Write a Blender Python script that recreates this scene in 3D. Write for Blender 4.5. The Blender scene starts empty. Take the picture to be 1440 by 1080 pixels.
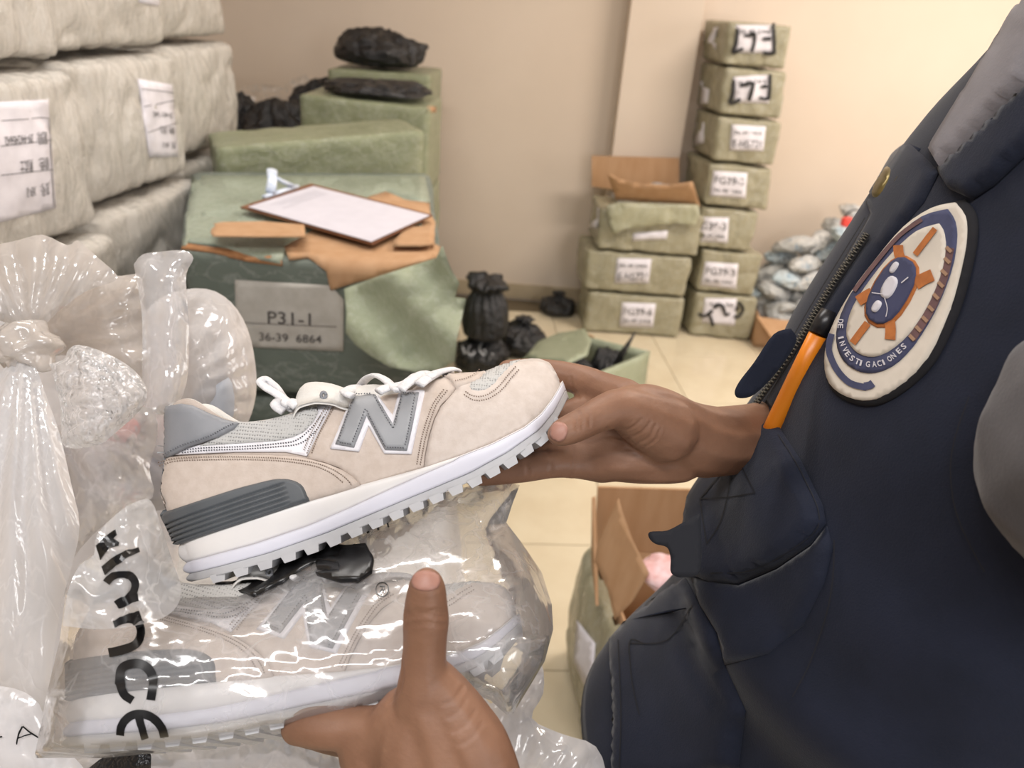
import bpy, bmesh, math, random
from math import sin, cos, pi, sqrt, atan2, exp, radians as R
from mathutils import Vector, Matrix, noise, geometry
from mathutils.bvhtree import BVHTree
S = bpy.context.scene
COL = S.collection

# ------------------------------------------------------------------ camera
H = 1.5
FPX = 1080.0
TH = R(26.178)
RIGHT = (0.99682, 0.07965)     # picture direction of world +X
UPP = (0.07965, -0.99682)      # picture direction of the raised forward axis
CAMP = Vector((0, 0, H))
U0 = Vector((0, sin(TH), cos(TH)))
FW = Vector((0, cos(TH), -sin(TH)))
XA = Vector((1, 0, 0))
cx_ = XA * RIGHT[0] + U0 * UPP[0]
cy_ = -(XA * RIGHT[1] + U0 * UPP[1])
cam = bpy.data.cameras.new('camera')
camo = bpy.data.objects.new('camera', cam)
COL.objects.link(camo)
m = Matrix((cx_, cy_, -FW)).transposed().to_4x4()
m.translation = CAMP
camo.matrix_world = m
cam.sensor_width = 36
cam.lens = 27
cam.clip_start = 0.02
cam.dof.use_dof = True
cam.dof.focus_distance = 0.50
cam.dof.aperture_fstop = 8.5
S.camera = camo

# ------------------------------------------------------------------ world, lights, exposure
S.view_settings.view_transform = 'Standard'
S.view_settings.look = 'None'
S.view_settings.gamma = 1
S.view_settings.exposure = 0.0
S.view_settings.use_curve_mapping = False
w = bpy.data.worlds.new('world'); S.world = w; w.use_nodes = True
w.node_tree.nodes['Background'].inputs[0].default_value = (0.98, 0.98, 1.0, 1)
w.node_tree.nodes['Background'].inputs[1].default_value = 0.22

def area(name, loc, size, power, col, rot=(0, 0, 0)):
    l = bpy.data.lights.new(name, 'AREA'); l.shape = 'RECTANGLE'
    l.size, l.size_y = size; l.energy = power; l.color = col
    o = bpy.data.objects.new(name, l); COL.objects.link(o)
    o.location = loc; o.rotation_euler = rot
    return o
area('ceiling_lamp_light', (1.9, 2.5, 2.9), (1.3, 0.35), 74, (1.0, 0.90, 0.81))
area('added_highlight_light', (1.9, -2.3, 1.75), (1.1, 1.5), 46, (1.0, 0.98, 0.98), (R(84), 0, R(42)))  # unseen light added behind the camera to put highlights on the plastic
area('ceiling_lamp_light', (-0.5, 1.6, 2.9), (1.3, 0.25), 26, (1.0, 0.96, 0.93))
area('ceiling_lamp_light', (-0.3, -0.6, 2.9), (1.3, 0.25), 34, (1.0, 0.98, 0.98))
area('window_light', (3.45, 2.4, 1.5), (1.5, 1.6), 36, (1.0, 0.93, 0.88), (0, R(90), 0))

# ------------------------------------------------------------------ projection helpers
def ray(px, py):
    ox, oy = px - 720.0, py - 540.0
    a = (ox * RIGHT[0] + oy * RIGHT[1]) / FPX
    b = (ox * UPP[0] + oy * UPP[1]) / FPX
    return Vector((a, cos(TH) + b * sin(TH), -sin(TH) + b * cos(TH)))
def P(px, py, d): return CAMP + ray(px, py) * d
def Pz(px, py, z):
    r = ray(px, py); return CAMP + r * ((z - H) / r.z)
def Py(px, py, Y):
    r = ray(px, py); return CAMP + r * (Y / r.y)

# ------------------------------------------------------------------ materials
def sr(r, g, b):
    f = lambda c: (c / 255 / 12.92) if c / 255 <= 0.04045 else ((c / 255 + 0.055) / 1.055) ** 2.4
    return (f(r), f(g), f(b), 1)
MC = {}
def nmat(name):
    mt = bpy.data.materials.new(name); mt.use_nodes = True
    nt = mt.node_tree; return mt, nt, nt.nodes['Principled BSDF']
def link(nt, a, b): nt.links.new(a, b)
def noise_node(nt, scale, detail=3, rough=0.5, vec=None, mapscale=None, dist=0.0):
    n = nt.nodes.new('ShaderNodeTexNoise'); n.inputs['Scale'].default_value = scale
    n.inputs['Detail'].default_value = detail; n.inputs['Roughness'].default_value = rough
    n.inputs['Distortion'].default_value = dist
    tc = nt.nodes.new('ShaderNodeTexCoord')
    out = tc.outputs['Object']
    if mapscale:
        mp = nt.nodes.new('ShaderNodeMapping'); mp.inputs['Scale'].default_value = mapscale
        link(nt, out, mp.inputs[0]); out = mp.outputs[0]
    link(nt, out, n.inputs['Vector'])
    return n
def ramp(nt, src, stops):
    r = nt.nodes.new('ShaderNodeValToRGB')
    el = r.color_ramp.elements
    while len(el) < len(stops): el.new(0.5)
    for e, (p, c) in zip(el, stops): e.position = p; e.color = c
    link(nt, src, r.inputs[0]); return r
def bump(nt, src, strength, dist, prev=None):
    b = nt.nodes.new('ShaderNodeBump'); b.inputs['Strength'].default_value = strength
    b.inputs['Distance'].default_value = dist
    link(nt, src, b.inputs['Height'])
    if prev is not None: link(nt, prev.outputs[0], b.inputs['Normal'])
    return b
def simple(name, col, rough=0.6, col2=None, nscale=20, bscale=None, bstr=0.3, bdist=0.002, spec=0.5, metal=0, mapscale=None, sheen=0, sss=0):
    if name in MC: return MC[name]
    mt, nt, p = nmat(name)
    p.inputs['Roughness'].default_value = rough
    p.inputs['Metallic'].default_value = metal
    p.inputs['Specular IOR Level'].default_value = spec
    p.inputs['Base Color'].default_value = col
    if sheen: p.inputs['Sheen Weight'].default_value = sheen; p.inputs['Sheen Roughness'].default_value = 0.4
    if sss:
        p.inputs['Subsurface Weight'].default_value = sss
        p.inputs['Subsurface Radius'].default_value = (1, 0.35, 0.2)
        p.inputs['Subsurface Scale'].default_value = 0.006
    c2 = col2 or tuple(x * 0.86 for x in col[:3]) + (1,)
    n = noise_node(nt, nscale, 4, 0.55, mapscale=mapscale)
    r = ramp(nt, n.outputs[0], [(0.35, col), (0.68, c2)])
    link(nt, r.outputs[0], p.inputs['Base Color'])
    if bscale:
        n2 = noise_node(nt, bscale, 5, 0.6, mapscale=mapscale)
        b = bump(nt, n2.outputs[0], bstr, bdist)
        link(nt, b.outputs[0], p.inputs['Normal'])
    MC[name] = mt; return mt

def wrapped(name, col, col2, weave=900, coat=1.0, crough=0.16, cscale=16, cstr=0.7, cdist=0.006, stretch=(1, 1, 0.25), rough=0.75):
    """woven polypropylene sacking under stretch film: weave relief below, wrinkled clear coat above"""
    if name in MC: return MC[name]
    mt, nt, p = nmat(name)
    n = noise_node(nt, 9, 5, 0.6); r = ramp(nt, n.outputs[0], [(0.3, col), (0.7, col2)])
    link(nt, r.outputs[0], p.inputs['Base Color'])
    tc = nt.nodes.new('ShaderNodeTexCoord')
    hs = []
    for d in ('X', 'Z'):
        wv = nt.nodes.new('ShaderNodeTexWave'); wv.bands_direction = d
        wv.inputs['Scale'].default_value = weave / 6.0; wv.inputs['Distortion'].default_value = 1.0
        link(nt, tc.outputs['Object'], wv.inputs[0]); hs.append(wv)
    mx = nt.nodes.new('ShaderNodeMath'); mx.operation = 'MAXIMUM'
    link(nt, hs[0].outputs[1], mx.inputs[0]); link(nt, hs[1].outputs[1], mx.inputs[1])
    b = bump(nt, mx.outputs[0], 0.3, 0.0012)
    n3 = noise_node(nt, 14, 5, 0.6, dist=0.6)
    b = bump(nt, n3.outputs[0], 0.5, 0.012, b)
    link(nt, b.outputs[0], p.inputs['Normal'])
    p.inputs['Roughness'].default_value = rough
    p.inputs['Coat Weight'].default_value = coat
    p.inputs['Coat Roughness'].default_value = crough
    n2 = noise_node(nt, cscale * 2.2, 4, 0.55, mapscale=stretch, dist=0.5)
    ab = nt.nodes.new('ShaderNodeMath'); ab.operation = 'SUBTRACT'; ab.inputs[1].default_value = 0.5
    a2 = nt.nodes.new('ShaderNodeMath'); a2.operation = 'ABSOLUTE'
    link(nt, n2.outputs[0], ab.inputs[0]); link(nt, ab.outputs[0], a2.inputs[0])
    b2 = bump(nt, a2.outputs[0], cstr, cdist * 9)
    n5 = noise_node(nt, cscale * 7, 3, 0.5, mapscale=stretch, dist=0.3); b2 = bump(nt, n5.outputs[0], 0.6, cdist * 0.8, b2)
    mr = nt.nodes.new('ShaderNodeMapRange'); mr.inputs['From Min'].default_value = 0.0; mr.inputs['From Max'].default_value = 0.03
    mr.inputs['To Min'].default_value = 0.13; mr.inputs['To Max'].default_value = 0.0  # paler crease lines: film whitening plus caught light put into the colour
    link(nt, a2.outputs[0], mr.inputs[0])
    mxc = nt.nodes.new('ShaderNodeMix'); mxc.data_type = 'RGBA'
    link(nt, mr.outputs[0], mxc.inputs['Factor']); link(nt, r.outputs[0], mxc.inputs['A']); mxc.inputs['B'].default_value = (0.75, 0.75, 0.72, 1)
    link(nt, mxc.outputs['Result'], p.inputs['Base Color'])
    link(nt, b2.outputs[0], p.inputs['Coat Normal'])
    MC[name] = mt; return mt

def film(name, tint, lo=0.15, hi=0.6, scale=18, gloss=0.9, rough=0.14, bs=0.9, bd=0.012, stretch=(1, 1, 1), trans=0.45):
    """thin polythene: part see-through, part milky, with fine creases and wrinkled gloss"""
    if name in MC: return MC[name]
    mt, nt, p = nmat(name)
    nt.nodes.remove(p)
    out = nt.nodes['Material Output']
    def ridge(sc, st, dist):
        n = noise_node(nt, sc, 3, 0.5, mapscale=st, dist=dist)
        ab = nt.nodes.new('ShaderNodeMath'); ab.operation = 'SUBTRACT'; ab.inputs[1].default_value = 0.5
        a2 = nt.nodes.new('ShaderNodeMath'); a2.operation = 'ABSOLUTE'
        link(nt, n.outputs[0], ab.inputs[0]); link(nt, ab.outputs[0], a2.inputs[0]); return a2
    r1 = ridge(scale, stretch, 0.5); r2 = ridge(scale * 2.3, tuple(s * t for s, t in zip(stretch, (1.0, 1.3, 0.7))), 0.3)
    n3 = noise_node(nt, scale * 6, 3, 0.6, mapscale=stretch, dist=0.4)
    b = bump(nt, r1.outputs[0], bs, bd * 1.6)
    b = bump(nt, r2.outputs[0], bs, bd * 0.4, b)
    b = bump(nt, n3.outputs[0], bs * 0.25, bd * 0.10, b)
    diff = nt.nodes.new('ShaderNodeBsdfDiffuse'); diff.inputs[0].default_value = tint
    tl = nt.nodes.new('ShaderNodeBsdfTranslucent'); tl.inputs[0].default_value = tint
    mm = nt.nodes.new('ShaderNodeMixShader'); mm.inputs[0].default_value = trans
    link(nt, diff.outputs[0], mm.inputs[1]); link(nt, tl.outputs[0], mm.inputs[2])
    link(nt, b.outputs[0], diff.inputs['Normal'])
    tr = nt.nodes.new('ShaderNodeBsdfTransparent'); tr.inputs[0].default_value = (0.985, 0.985, 0.985, 1)
    mr = nt.nodes.new('ShaderNodeMapRange'); mr.inputs['From Min'].default_value = 0.0; mr.inputs['From Max'].default_value = 0.035
    mr.inputs['To Min'].default_value = hi; mr.inputs['To Max'].default_value = lo
    link(nt, r2.outputs[0], mr.inputs[0])
    m1 = nt.nodes.new('ShaderNodeMixShader')
    link(nt, mr.outputs[0], m1.inputs[0]); link(nt, tr.outputs[0], m1.inputs[1]); link(nt, mm.outputs[0], m1.inputs[2])
    gl = nt.nodes.new('ShaderNodeBsdfGlossy'); gl.inputs['Roughness'].default_value = rough
    gl.inputs[0].default_value = (gloss, gloss, gloss, 1)
    link(nt, b.outputs[0], gl.inputs['Normal'])
    fr = nt.nodes.new('ShaderNodeFresnel'); fr.inputs[0].default_value = 1.5
    link(nt, b.outputs[0], fr.inputs['Normal'])
    fm = nt.nodes.new('ShaderNodeMath'); fm.operation = 'MULTIPLY_ADD'; fm.inputs[1].default_value = 0.9; fm.inputs[2].default_value = 0.03
    link(nt, fr.outputs[0], fm.inputs[0])
    m2 = nt.nodes.new('ShaderNodeMixShader')
    link(nt, fm.outputs[0], m2.inputs[0]); link(nt, m1.outputs[0], m2.inputs[1]); link(nt, gl.outputs[0], m2.inputs[2])
    link(nt, m2.outputs[0], out.inputs[0])
    MC[name] = mt; return mt

# ------------------------------------------------------------------ object helpers
ORG = {}
def meshdata(name, v, f, mat, org, smooth=True):
    me = bpy.data.meshes.new(name)
    me.from_pydata([tuple(Vector(p) - org) for p in v], [], [tuple(q) for q in f])
    me.update()
    if smooth: me.polygons.foreach_set('use_smooth', [True] * len(me.polygons))
    if mat: me.materials.append(mat)
    return me
def tag(o, label=None, cat=None, group=None, kind=None):
    if label: o['label'] = label
    if cat: o['category'] = cat
    if group: o['group'] = group
    if kind: o['kind'] = kind
    return o
def thing(name, loc, label, cat, group=None):
    o = bpy.data.objects.new(name, None); COL.objects.link(o); o.location = loc
    o.empty_display_size = 0.05
    ORG[o.name] = Vector(loc); return tag(o, label, cat, group)
def obj(name, vf, mat, parent=None, smooth=True, label=None, cat=None, group=None, kind=None):
    """vf in world coordinates; parts keep their parent's origin, a top-level mesh gets its origin at its base"""
    v, f = vf[0], vf[1]
    if parent is not None: org = ORG[parent.name]
    else:
        mn = [min(p[i] for p in v) for i in range(3)]; mx = [max(p[i] for p in v) for i in range(3)]
        org = Vector(((mn[0] + mx[0]) / 2, (mn[1] + mx[1]) / 2, mn[2]))
    o = bpy.data.objects.new(name, meshdata(name, v, f, mat, org, smooth)); COL.objects.link(o)
    ORG[o.name] = org
    if parent is not None: o.parent = parent
    else: o.location = org
    return tag(o, label, cat, group, kind)
def join(*parts):
    v, f = [], []
    for a in parts:
        k = len(v); v += list(a[0]); f += [tuple(i + k for i in q) for q in a[1]]
    return v, f
def xf(vf, M): return [M @ Vector(p) for p in vf[0]], vf[1]
def TR(loc, rz=0, rx=0, ry=0):
    return Matrix.Translation(loc) @ Matrix.Rotation(rz, 4, 'Z') @ Matrix.Rotation(rx, 4, 'X') @ Matrix.Rotation(ry, 4, 'Y')
def nz(p, s=0.0): return noise.noise(Vector(p) + Vector((s * 13.7, s * 7.3, s * 3.1)))
def box(w, d, h, bev=0.0):
    """box centred on x,y, base at z=0, chamfered edges"""
    bm = bmesh.new(); bmesh.ops.create_cube(bm, size=1)
    for v in bm.verts: v.co = Vector((v.co.x * w, v.co.y * d, (v.co.z + 0.5) * h))
    if bev: bmesh.ops.bevel(bm, geom=bm.edges[:], offset=bev, segments=2, affect='EDGES', profile=0.6)
    r = ([v.co.copy() for v in bm.verts], [tuple(v.index for v in f.verts) for f in bm.faces])
    bm.free(); return r
def rbox(w, d, h, r=0.03, n=16, bulge=0.01, amp=0.004, freq=14, seed=0, ridge=0.0, rfreq=9):
    """soft wrapped carton: rounded, bulged and wrinkled; base at z=0"""
    vs, fs, idx = [], [], {}
    def add(i, j, k):
        key = (i, j, k)
        if key in idx: return idx[key]
        q = []
        for c, s in zip(key, (w, d, h)):
            t = 2.0 * c / n - 1
            q.append(t * s / 2)
        p = Vector(q)
        inner = Vector((max(-w / 2 + r, min(w / 2 - r, p.x)), max(-d / 2 + r, min(d / 2 - r, p.y)), max(-h / 2 + r, min(h / 2 - r, p.z))))
        dv = p - inner
        if dv.length > 1e-6: nn = dv.normalized()
        else: nn = Vector((0, 0, 1))
        p2 = inner + nn * r if dv.length > 1e-6 else p
        fx, fy, fz = (1 - (2 * p.x / w) ** 2), (1 - (2 * p.y / d) ** 2), (1 - (2 * p.z / h) ** 2)
        if abs(abs(p.x) - w / 2) < 1e-6: p2 = p2 + Vector((math.copysign(bulge * fy * fz, p.x), 0, 0))
        if abs(abs(p.y) - d / 2) < 1e-6: p2 = p2 + Vector((0, math.copysign(bulge * fx * fz, p.y), 0))
        if abs(abs(p.z) - h / 2) < 1e-6: p2 = p2 - Vector((0, 0, math.copysign(0.002, p.z)))
        a = amp * nz(p2 * freq, seed) + amp * 0.5 * nz(p2 * freq * 2.3, seed + 5)
        if ridge: a -= ridge * max(0, 1 - 6 * abs(nz(Vector((p2.x, p2.y, p2.z * 0.6)) * rfreq, seed + 9)))
        if abs(nn.z) > 0.7: a = -abs(a)
        p2 = p2 + nn * a
        idx[key] = len(vs); vs.append(p2 + Vector((0, 0, h / 2))); return idx[key]
    for a in range(n):
        for b in range(n):
            fs.append((add(a, b, 0), add(a, b + 1, 0), add(a + 1, b + 1, 0), add(a + 1, b, 0)))
            fs.append((add(a, b, n), add(a + 1, b, n), add(a + 1, b + 1, n), add(a, b + 1, n)))
            fs.append((add(a, 0, b), add(a + 1, 0, b), add(a + 1, 0, b + 1), add(a, 0, b + 1)))
            fs.append((add(a, n, b), add(a, n, b + 1), add(a + 1, n, b + 1), add(a + 1, n, b)))
            fs.append((add(0, a, b), add(0, a, b + 1), add(0, a + 1, b + 1), add(0, a + 1, b)))
            fs.append((add(n, a, b), add(n, a + 1, b), add(n, a + 1, b + 1), add(n, a, b + 1)))
    return vs, fs
def ico(sub=4):
    bm = bmesh.new(); bmesh.ops.create_icosphere(bm, subdivisions=sub, radius=1)
    r = ([v.co.copy() for v in bm.verts], [tuple(v.index for v in f.verts) for f in bm.faces]); bm.free(); return r
ICO = {k: ico(k) for k in (1, 2, 3, 4, 5)}
def tube(pts, rad, n=10, flat=1.0, closed_ends=True):
    pts = [Vector(p) for p in pts]; m = len(pts)
    rads = rad if isinstance(rad, (list, tuple)) else [rad] * m
    vs, fs = [], []; up = Vector((0.13, 0.21, 1)).normalized()
    for i, p in enumerate(pts):
        t = (pts[min(i + 1, m - 1)] - pts[max(i - 1, 0)]).normalized()
        s = t.cross(up)
        if s.length < 1e-3: s = t.cross(Vector((1, 0, 0)))
        s.normalize(); u = s.cross(t).normalized()
        for k in range(n):
            a = 2 * pi * k / n
            vs.append(p + s * cos(a) * rads[i] + u * sin(a) * rads[i] * flat)
    for i in range(m - 1):
        for k in range(n):
            a, b = i * n + k, i * n + (k + 1) % n
            fs.append((a, b, b + n, a + n))
    if closed_ends:
        fs.append(tuple(range(n))[::-1]); fs.append(tuple((m - 1) * n + k for k in range(n)))
    return vs, fs
def smoothpts(pts, n=6):
    """Catmull-Rom through points of any dimension"""
    out = []; m = len(pts)
    for i in range(m - 1):
        p0, p1, p2, p3 = pts[max(i - 1, 0)], pts[i], pts[i + 1], pts[min(i + 2, m - 1)]
        for k in range(n):
            t = k / n
            out.append(tuple(0.5 * ((2 * b) + (-a + c) * t + (2 * a - 5 * b + 4 * c - d) * t * t + (-a + 3 * b - 3 * c + d) * t ** 3)
                             for a, b, c, d in zip(p0, p1, p2, p3)))
    out.append(tuple(pts[-1])); return out
def lerp(tab, x):
    if x <= tab[0][0]: return tab[0][1]
    for (a, va), (b, vb) in zip(tab, tab[1:]):
        if x <= b: return va + (vb - va) * (x - a) / (b - a)
    return tab[-1][1]
def slerp(tab, x):
    """smooth (monotone hermite-like) table lookup"""
    n = len(tab)
    if x <= tab[0][0]: return tab[0][1]
    if x >= tab[-1][0]: return tab[-1][1]
    for i in range(n - 1):
        a, va = tab[i]; b, vb = tab[i + 1]
        if x <= b:
            h = b - a; t = (x - a) / h
            ma = (vb - va) / h if i == 0 else (vb - tab[i - 1][1]) / (b - tab[i - 1][0])
            mb = (vb - va) / h if i == n - 2 else (tab[i + 2][1] - va) / (tab[i + 2][0] - a)
            return (2 * t**3 - 3 * t**2 + 1) * va + (t**3 - 2 * t**2 + t) * h * ma + (-2 * t**3 + 3 * t**2) * vb + (t**3 - t**2) * h * mb
def bvh(vf): return BVHTree.FromPolygons([tuple(p) for p in vf[0]], [tuple(q) for q in vf[1]])
def inpoly(x, y, poly):
    c = False; n = len(poly); j = n - 1
    for i in range(n):
        xi, yi = poly[i]; xj, yj = poly[j]
        if (yi > y) != (yj > y) and x < (xj - xi) * (y - yi) / (yj - yi) + xi: c = not c
        j = i
    return c
def edged(poly, x, y):
    d = 1e9; n = len(poly)
    for i in range(n):
        x1, y1 = poly[i]; x2, y2 = poly[(i + 1) % n]
        dx, dy = x2 - x1, y2 - y1; L = dx * dx + dy * dy
        t = 0 if L == 0 else max(0, min(1, ((x - x1) * dx + (y - y1) * dy) / L))
        d = min(d, math.hypot(x - x1 - t * dx, y - y1 - t * dy))
    return d
def resample(poly, step):
    out = []; n = len(poly)
    for i in range(n):
        a, b = poly[i], poly[(i + 1) % n]
        L = math.hypot(b[0] - a[0], b[1] - a[1]); k = max(1, int(round(L / step)))
        for j in range(k): out.append((a[0] + (b[0] - a[0]) * j / k, a[1] + (b[1] - a[1]) * j / k))
    return out
def tri2d(poly, step):
    """triangulate a polygon with inner grid points; returns 2D verts, tris, boundary count"""
    b = resample(poly, step); nb = len(b)
    pts = [Vector(p) for p in b]
    x0, x1 = min(p[0] for p in b), max(p[0] for p in b); y0, y1 = min(p[1] for p in b), max(p[1] for p in b)
    j = 0; y = y0 + step / 2
    while y < y1:
        x = x0 + (step / 2 if j % 2 else step)
        while x < x1:
            if inpoly(x, y, b) and edged(b, x, y) > step * 0.45: pts.append(Vector((x, y)))
            x += step
        y += step * 0.87; j += 1
    r = geometry.delaunay_2d_cdt(pts, [], [list(range(nb))], 1, 1e-7)
    return [tuple(p) for p in r[0]], [tuple(q) for q in r[2]]
def hit(B, px, py):
    """where the sight line of a picture point meets a built surface"""
    d = ray(px, py).normalized()
    loc, n, i, _ = B.ray_cast(CAMP, d)
    if loc is None:
        loc, n, i, _ = B.find_nearest(CAMP + d * 0.5) if B is None else (None, None, None, None)
    return loc, n
def hitn(B, px, py, guess=None):
    d = ray(px, py).normalized()
    loc, n, i, dist = B.ray_cast(CAMP, d)
    if loc is None:
        best = None
        for k in range(1, 60):      # nearest point of the surface to the sight line
            q = CAMP + d * ((guess or 0.5) * (0.6 + 0.8 * k / 60))
            l2, n2, _, dd = B.find_nearest(q)
            if best is None or dd < best[0]: best = (dd, l2, n2)
        loc, n = best[1], best[2]
        for _ in range(5):
            loc, n, _i, _d = B.find_nearest(CAMP + d * (loc - CAMP).dot(d))
    if n.dot(d) > 0: n = -n
    return loc, n
def drape(poly, B, off=0.0008, thick=0.0, step=6, guess=None, rnd=0.0):
    """piece of sheet lying on surface B, its outline given as picture points"""
    p2, tr = tri2d(poly, step)
    top, bot = [], []
    for x, y in p2:
        l, n = hitn(B, x, y, guess)
        e = 1.0
        if rnd: e = min(1.0, edged(poly, x, y) / rnd); e = sqrt(max(0, 1 - (1 - e) ** 2))
        fc = 0.25 + 0.75 * min(1, abs(n.dot(ray(x, y).normalized())) * 1.8)
        top.append(l + n * (off + thick * e) * fc); bot.append(l + n * (off * 0.3 * fc))
    v = top; f = []
    for q in tr:
        a, b_, c = (v[i] for i in q)
        nn = (b_ - a).cross(c - a)
        f.append(q if nn.dot((a + b_ + c) / 3 - CAMP) < 0 else q[::-1])
    if thick or off:
        cnt = {}
        for q in f:
            for i in range(3):
                e = (q[i], q[(i + 1) % 3]); cnt[e] = 1
        rim = [e for e in cnt if (e[1], e[0]) not in cnt]
        k = len(v); mp = {}
        v = list(v)
        for a, b_ in rim:
            for i in (a, b_):
                if i not in mp: mp[i] = len(v); v.append(bot[i])
            f.append((b_, a, mp[a], mp[b_]))
    return v, f
def rect_poly(q, m=1):
    return list(q)
def bil(q, x, y):
    """q = TL, TR, BR, BL; x right, y down in 0..1"""
    return tuple((q[0][i] * (1 - x) + q[1][i] * x) * (1 - y) + (q[3][i] * (1 - x) + q[2][i] * x) * y for i in (0, 1))
FONTC = {}
def text2d(s, bold=0.0):
    if (s, bold) in FONTC: return FONTC[(s, bold)]
    c = bpy.data.curves.new('t', 'FONT'); c.body = s; c.size = 1; c.resolution_u = 3; c.offset = bold
    o = bpy.data.objects.new('t', c); COL.objects.link(o)
    dg = bpy.context.evaluated_depsgraph_get()
    me = bpy.data.meshes.new_from_object(o.evaluated_get(dg))
    v = [(p.co.x, p.co.y) for p in me.vertices]; f = [tuple(p.vertices) for p in me.polygons]
    bpy.data.objects.remove(o); bpy.data.curves.remove(c); bpy.data.meshes.remove(me)
    if v:
        x0, x1 = min(p[0] for p in v), max(p[0] for p in v)
        v = [(p[0] - x0, p[1]) for p in v]
        FONTC[(s, bold)] = (v, f, x1 - x0)
    else: FONTC[(s, bold)] = ([], [], 1)
    return FONTC[(s, bold)]
def print_on(q, B, lines, off=0.002, guess=None):
    """lines: (text, x_left, baseline_y, width, cap height) in the 0..1 frame of quad q"""
    V, F = [], []
    for ln in lines:
        s, x0, yb, wd, hh = ln[:5]; bold = ln[5] if len(ln) > 5 else 0.0
        v, f, tw = text2d(s, bold); k = len(V)
        for (a, b) in v:
            px, py = bil(q, x0 + a / tw * wd, yb - b / 0.72 * hh)
            l, n = hitn(B, px, py, guess); V.append(l + n * off)
        F += [tuple(i + k for i in t) for t in f]
    return V, F
def strokes(lines, B, wid, off=0.002, guess=None, sub=4):
    """drawn lines (picture points) as thin ribbons on the surface"""
    V, F = [], []
    for pts in lines:
        w2 = wid
        if isinstance(pts, tuple): w2, pts = pts
        sp = smoothpts(pts, sub); m_ = len(sp); k = len(V)
        for i, p in enumerate(sp):
            a = sp[max(i - 1, 0)]; b = sp[min(i + 1, m_ - 1)]
            dx, dy = b[0] - a[0], b[1] - a[1]; L = math.hypot(dx, dy) or 1
            nx, ny = -dy / L * w2 / 2, dx / L * w2 / 2
            for s_ in (1, -1):
                l, n = hitn(B, p[0] + nx * s_, p[1] + ny * s_, guess); V.append(l + n * off)
        for i in range(m_ - 1): F.append((k + 2 * i, k + 2 * i + 1, k + 2 * i + 3, k + 2 * i + 2))
    return V, F
INK = simple('ink', sr(38, 36, 38), 0.5)
PAPER = simple('paper', sr(226, 222, 228), 0.7, sr(212, 208, 214), 30)
def label_on(parent, B, q, lines, off=0.003, mat=None, step=10, guess=None, extra=None):
    q = list(q)
    lab = obj('paper_label', drape(q, B, off, 0.0, step, guess), mat or PAPER, parent)
    vf = print_on(q, B, lines, off + 0.0012, guess)
    if extra: vf = join(vf, extra)
    obj('printed_text', vf, INK, lab, smooth=False)
    return lab

def warpbox(cs, **kw):
    """wrapped bale or carton fitted to eight corners: bottom FL FR BR BL, top FL FR BR BL"""
    cs = [Vector(c) for c in cs]
    w_ = (cs[1] - cs[0]).length; d_ = (cs[3] - cs[0]).length; h_ = (cs[4] - cs[0]).length
    v, f = rbox(w_, d_, h_, **kw)
    out = []
    for p in v:
        a, b, c = p.x / w_ + 0.5, p.y / d_ + 0.5, p.z / h_
        lo = (cs[0] * (1 - a) + cs[1] * a) * (1 - b) + (cs[3] * (1 - a) + cs[2] * a) * b
        hi = (cs[4] * (1 - a) + cs[5] * a) * (1 - b) + (cs[7] * (1 - a) + cs[6] * a) * b
        out.append(lo * (1 - c) + hi * c)
    return out, f
def sheet(poly, dep, step=8, amp=0.0, freq=25, seed=0, thick=0.0):
    """loose sheet: outline in picture points, each point at its own distance dep(x, y)"""
    p2, tr = tri2d(poly, step)
    v = []
    for x, y in p2:
        q = P(x, y, dep(x, y))
        if amp: q = q + (CAMP - q).normalized() * (amp * nz(q * freq, seed) + amp * 0.6 * (0.5 - abs(nz(q * freq * 1.7, seed + 3)) * 2))
        v.append(q)
    f = [q for q in tr]
    f = [q if (v[q[1]] - v[q[0]]).cross(v[q[2]] - v[q[0]]).dot(v[q[0]] - CAMP) < 0 else q[::-1] for q in f]
    if thick:
        k = len(v); cnt = {(q[i], q[(i + 1) % 3]) for q in f for i in range(3)}
        rim = [e for e in cnt if (e[1], e[0]) not in cnt]
        v = v + [p + (p - CAMP).normalized() * thick for p in v]
        f = f + [tuple(i + k for i in q[::-1]) for q in f] + [(b_, a, a + k, b_ + k) for a, b_ in rim]
    return v, f
def plane_dep(p0, p1, p2):
    """distance function of the plane through three world points"""
    p0 = Vector(p0); n = (Vector(p1) - p0).cross(Vector(p2) - p0)
    return lambda x, y: n.dot(p0 - CAMP) / n.dot(ray(x, y))
def board(pts, thick, n=1):
    """flat stiff board from world corner points"""
    pts = [Vector(p) for p in pts]; k = len(pts)
    nn = (pts[1] - pts[0]).cross(pts[2] - pts[0]).normalized()
    v = [p + nn * thick / 2 for p in pts] + [p - nn * thick / 2 for p in pts]
    f = [tuple(range(k)), tuple(range(k, 2 * k))[::-1]] + [(i, i + k, (i + 1) % k + k, (i + 1) % k) for i in range(k)]
    return v, f
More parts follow.
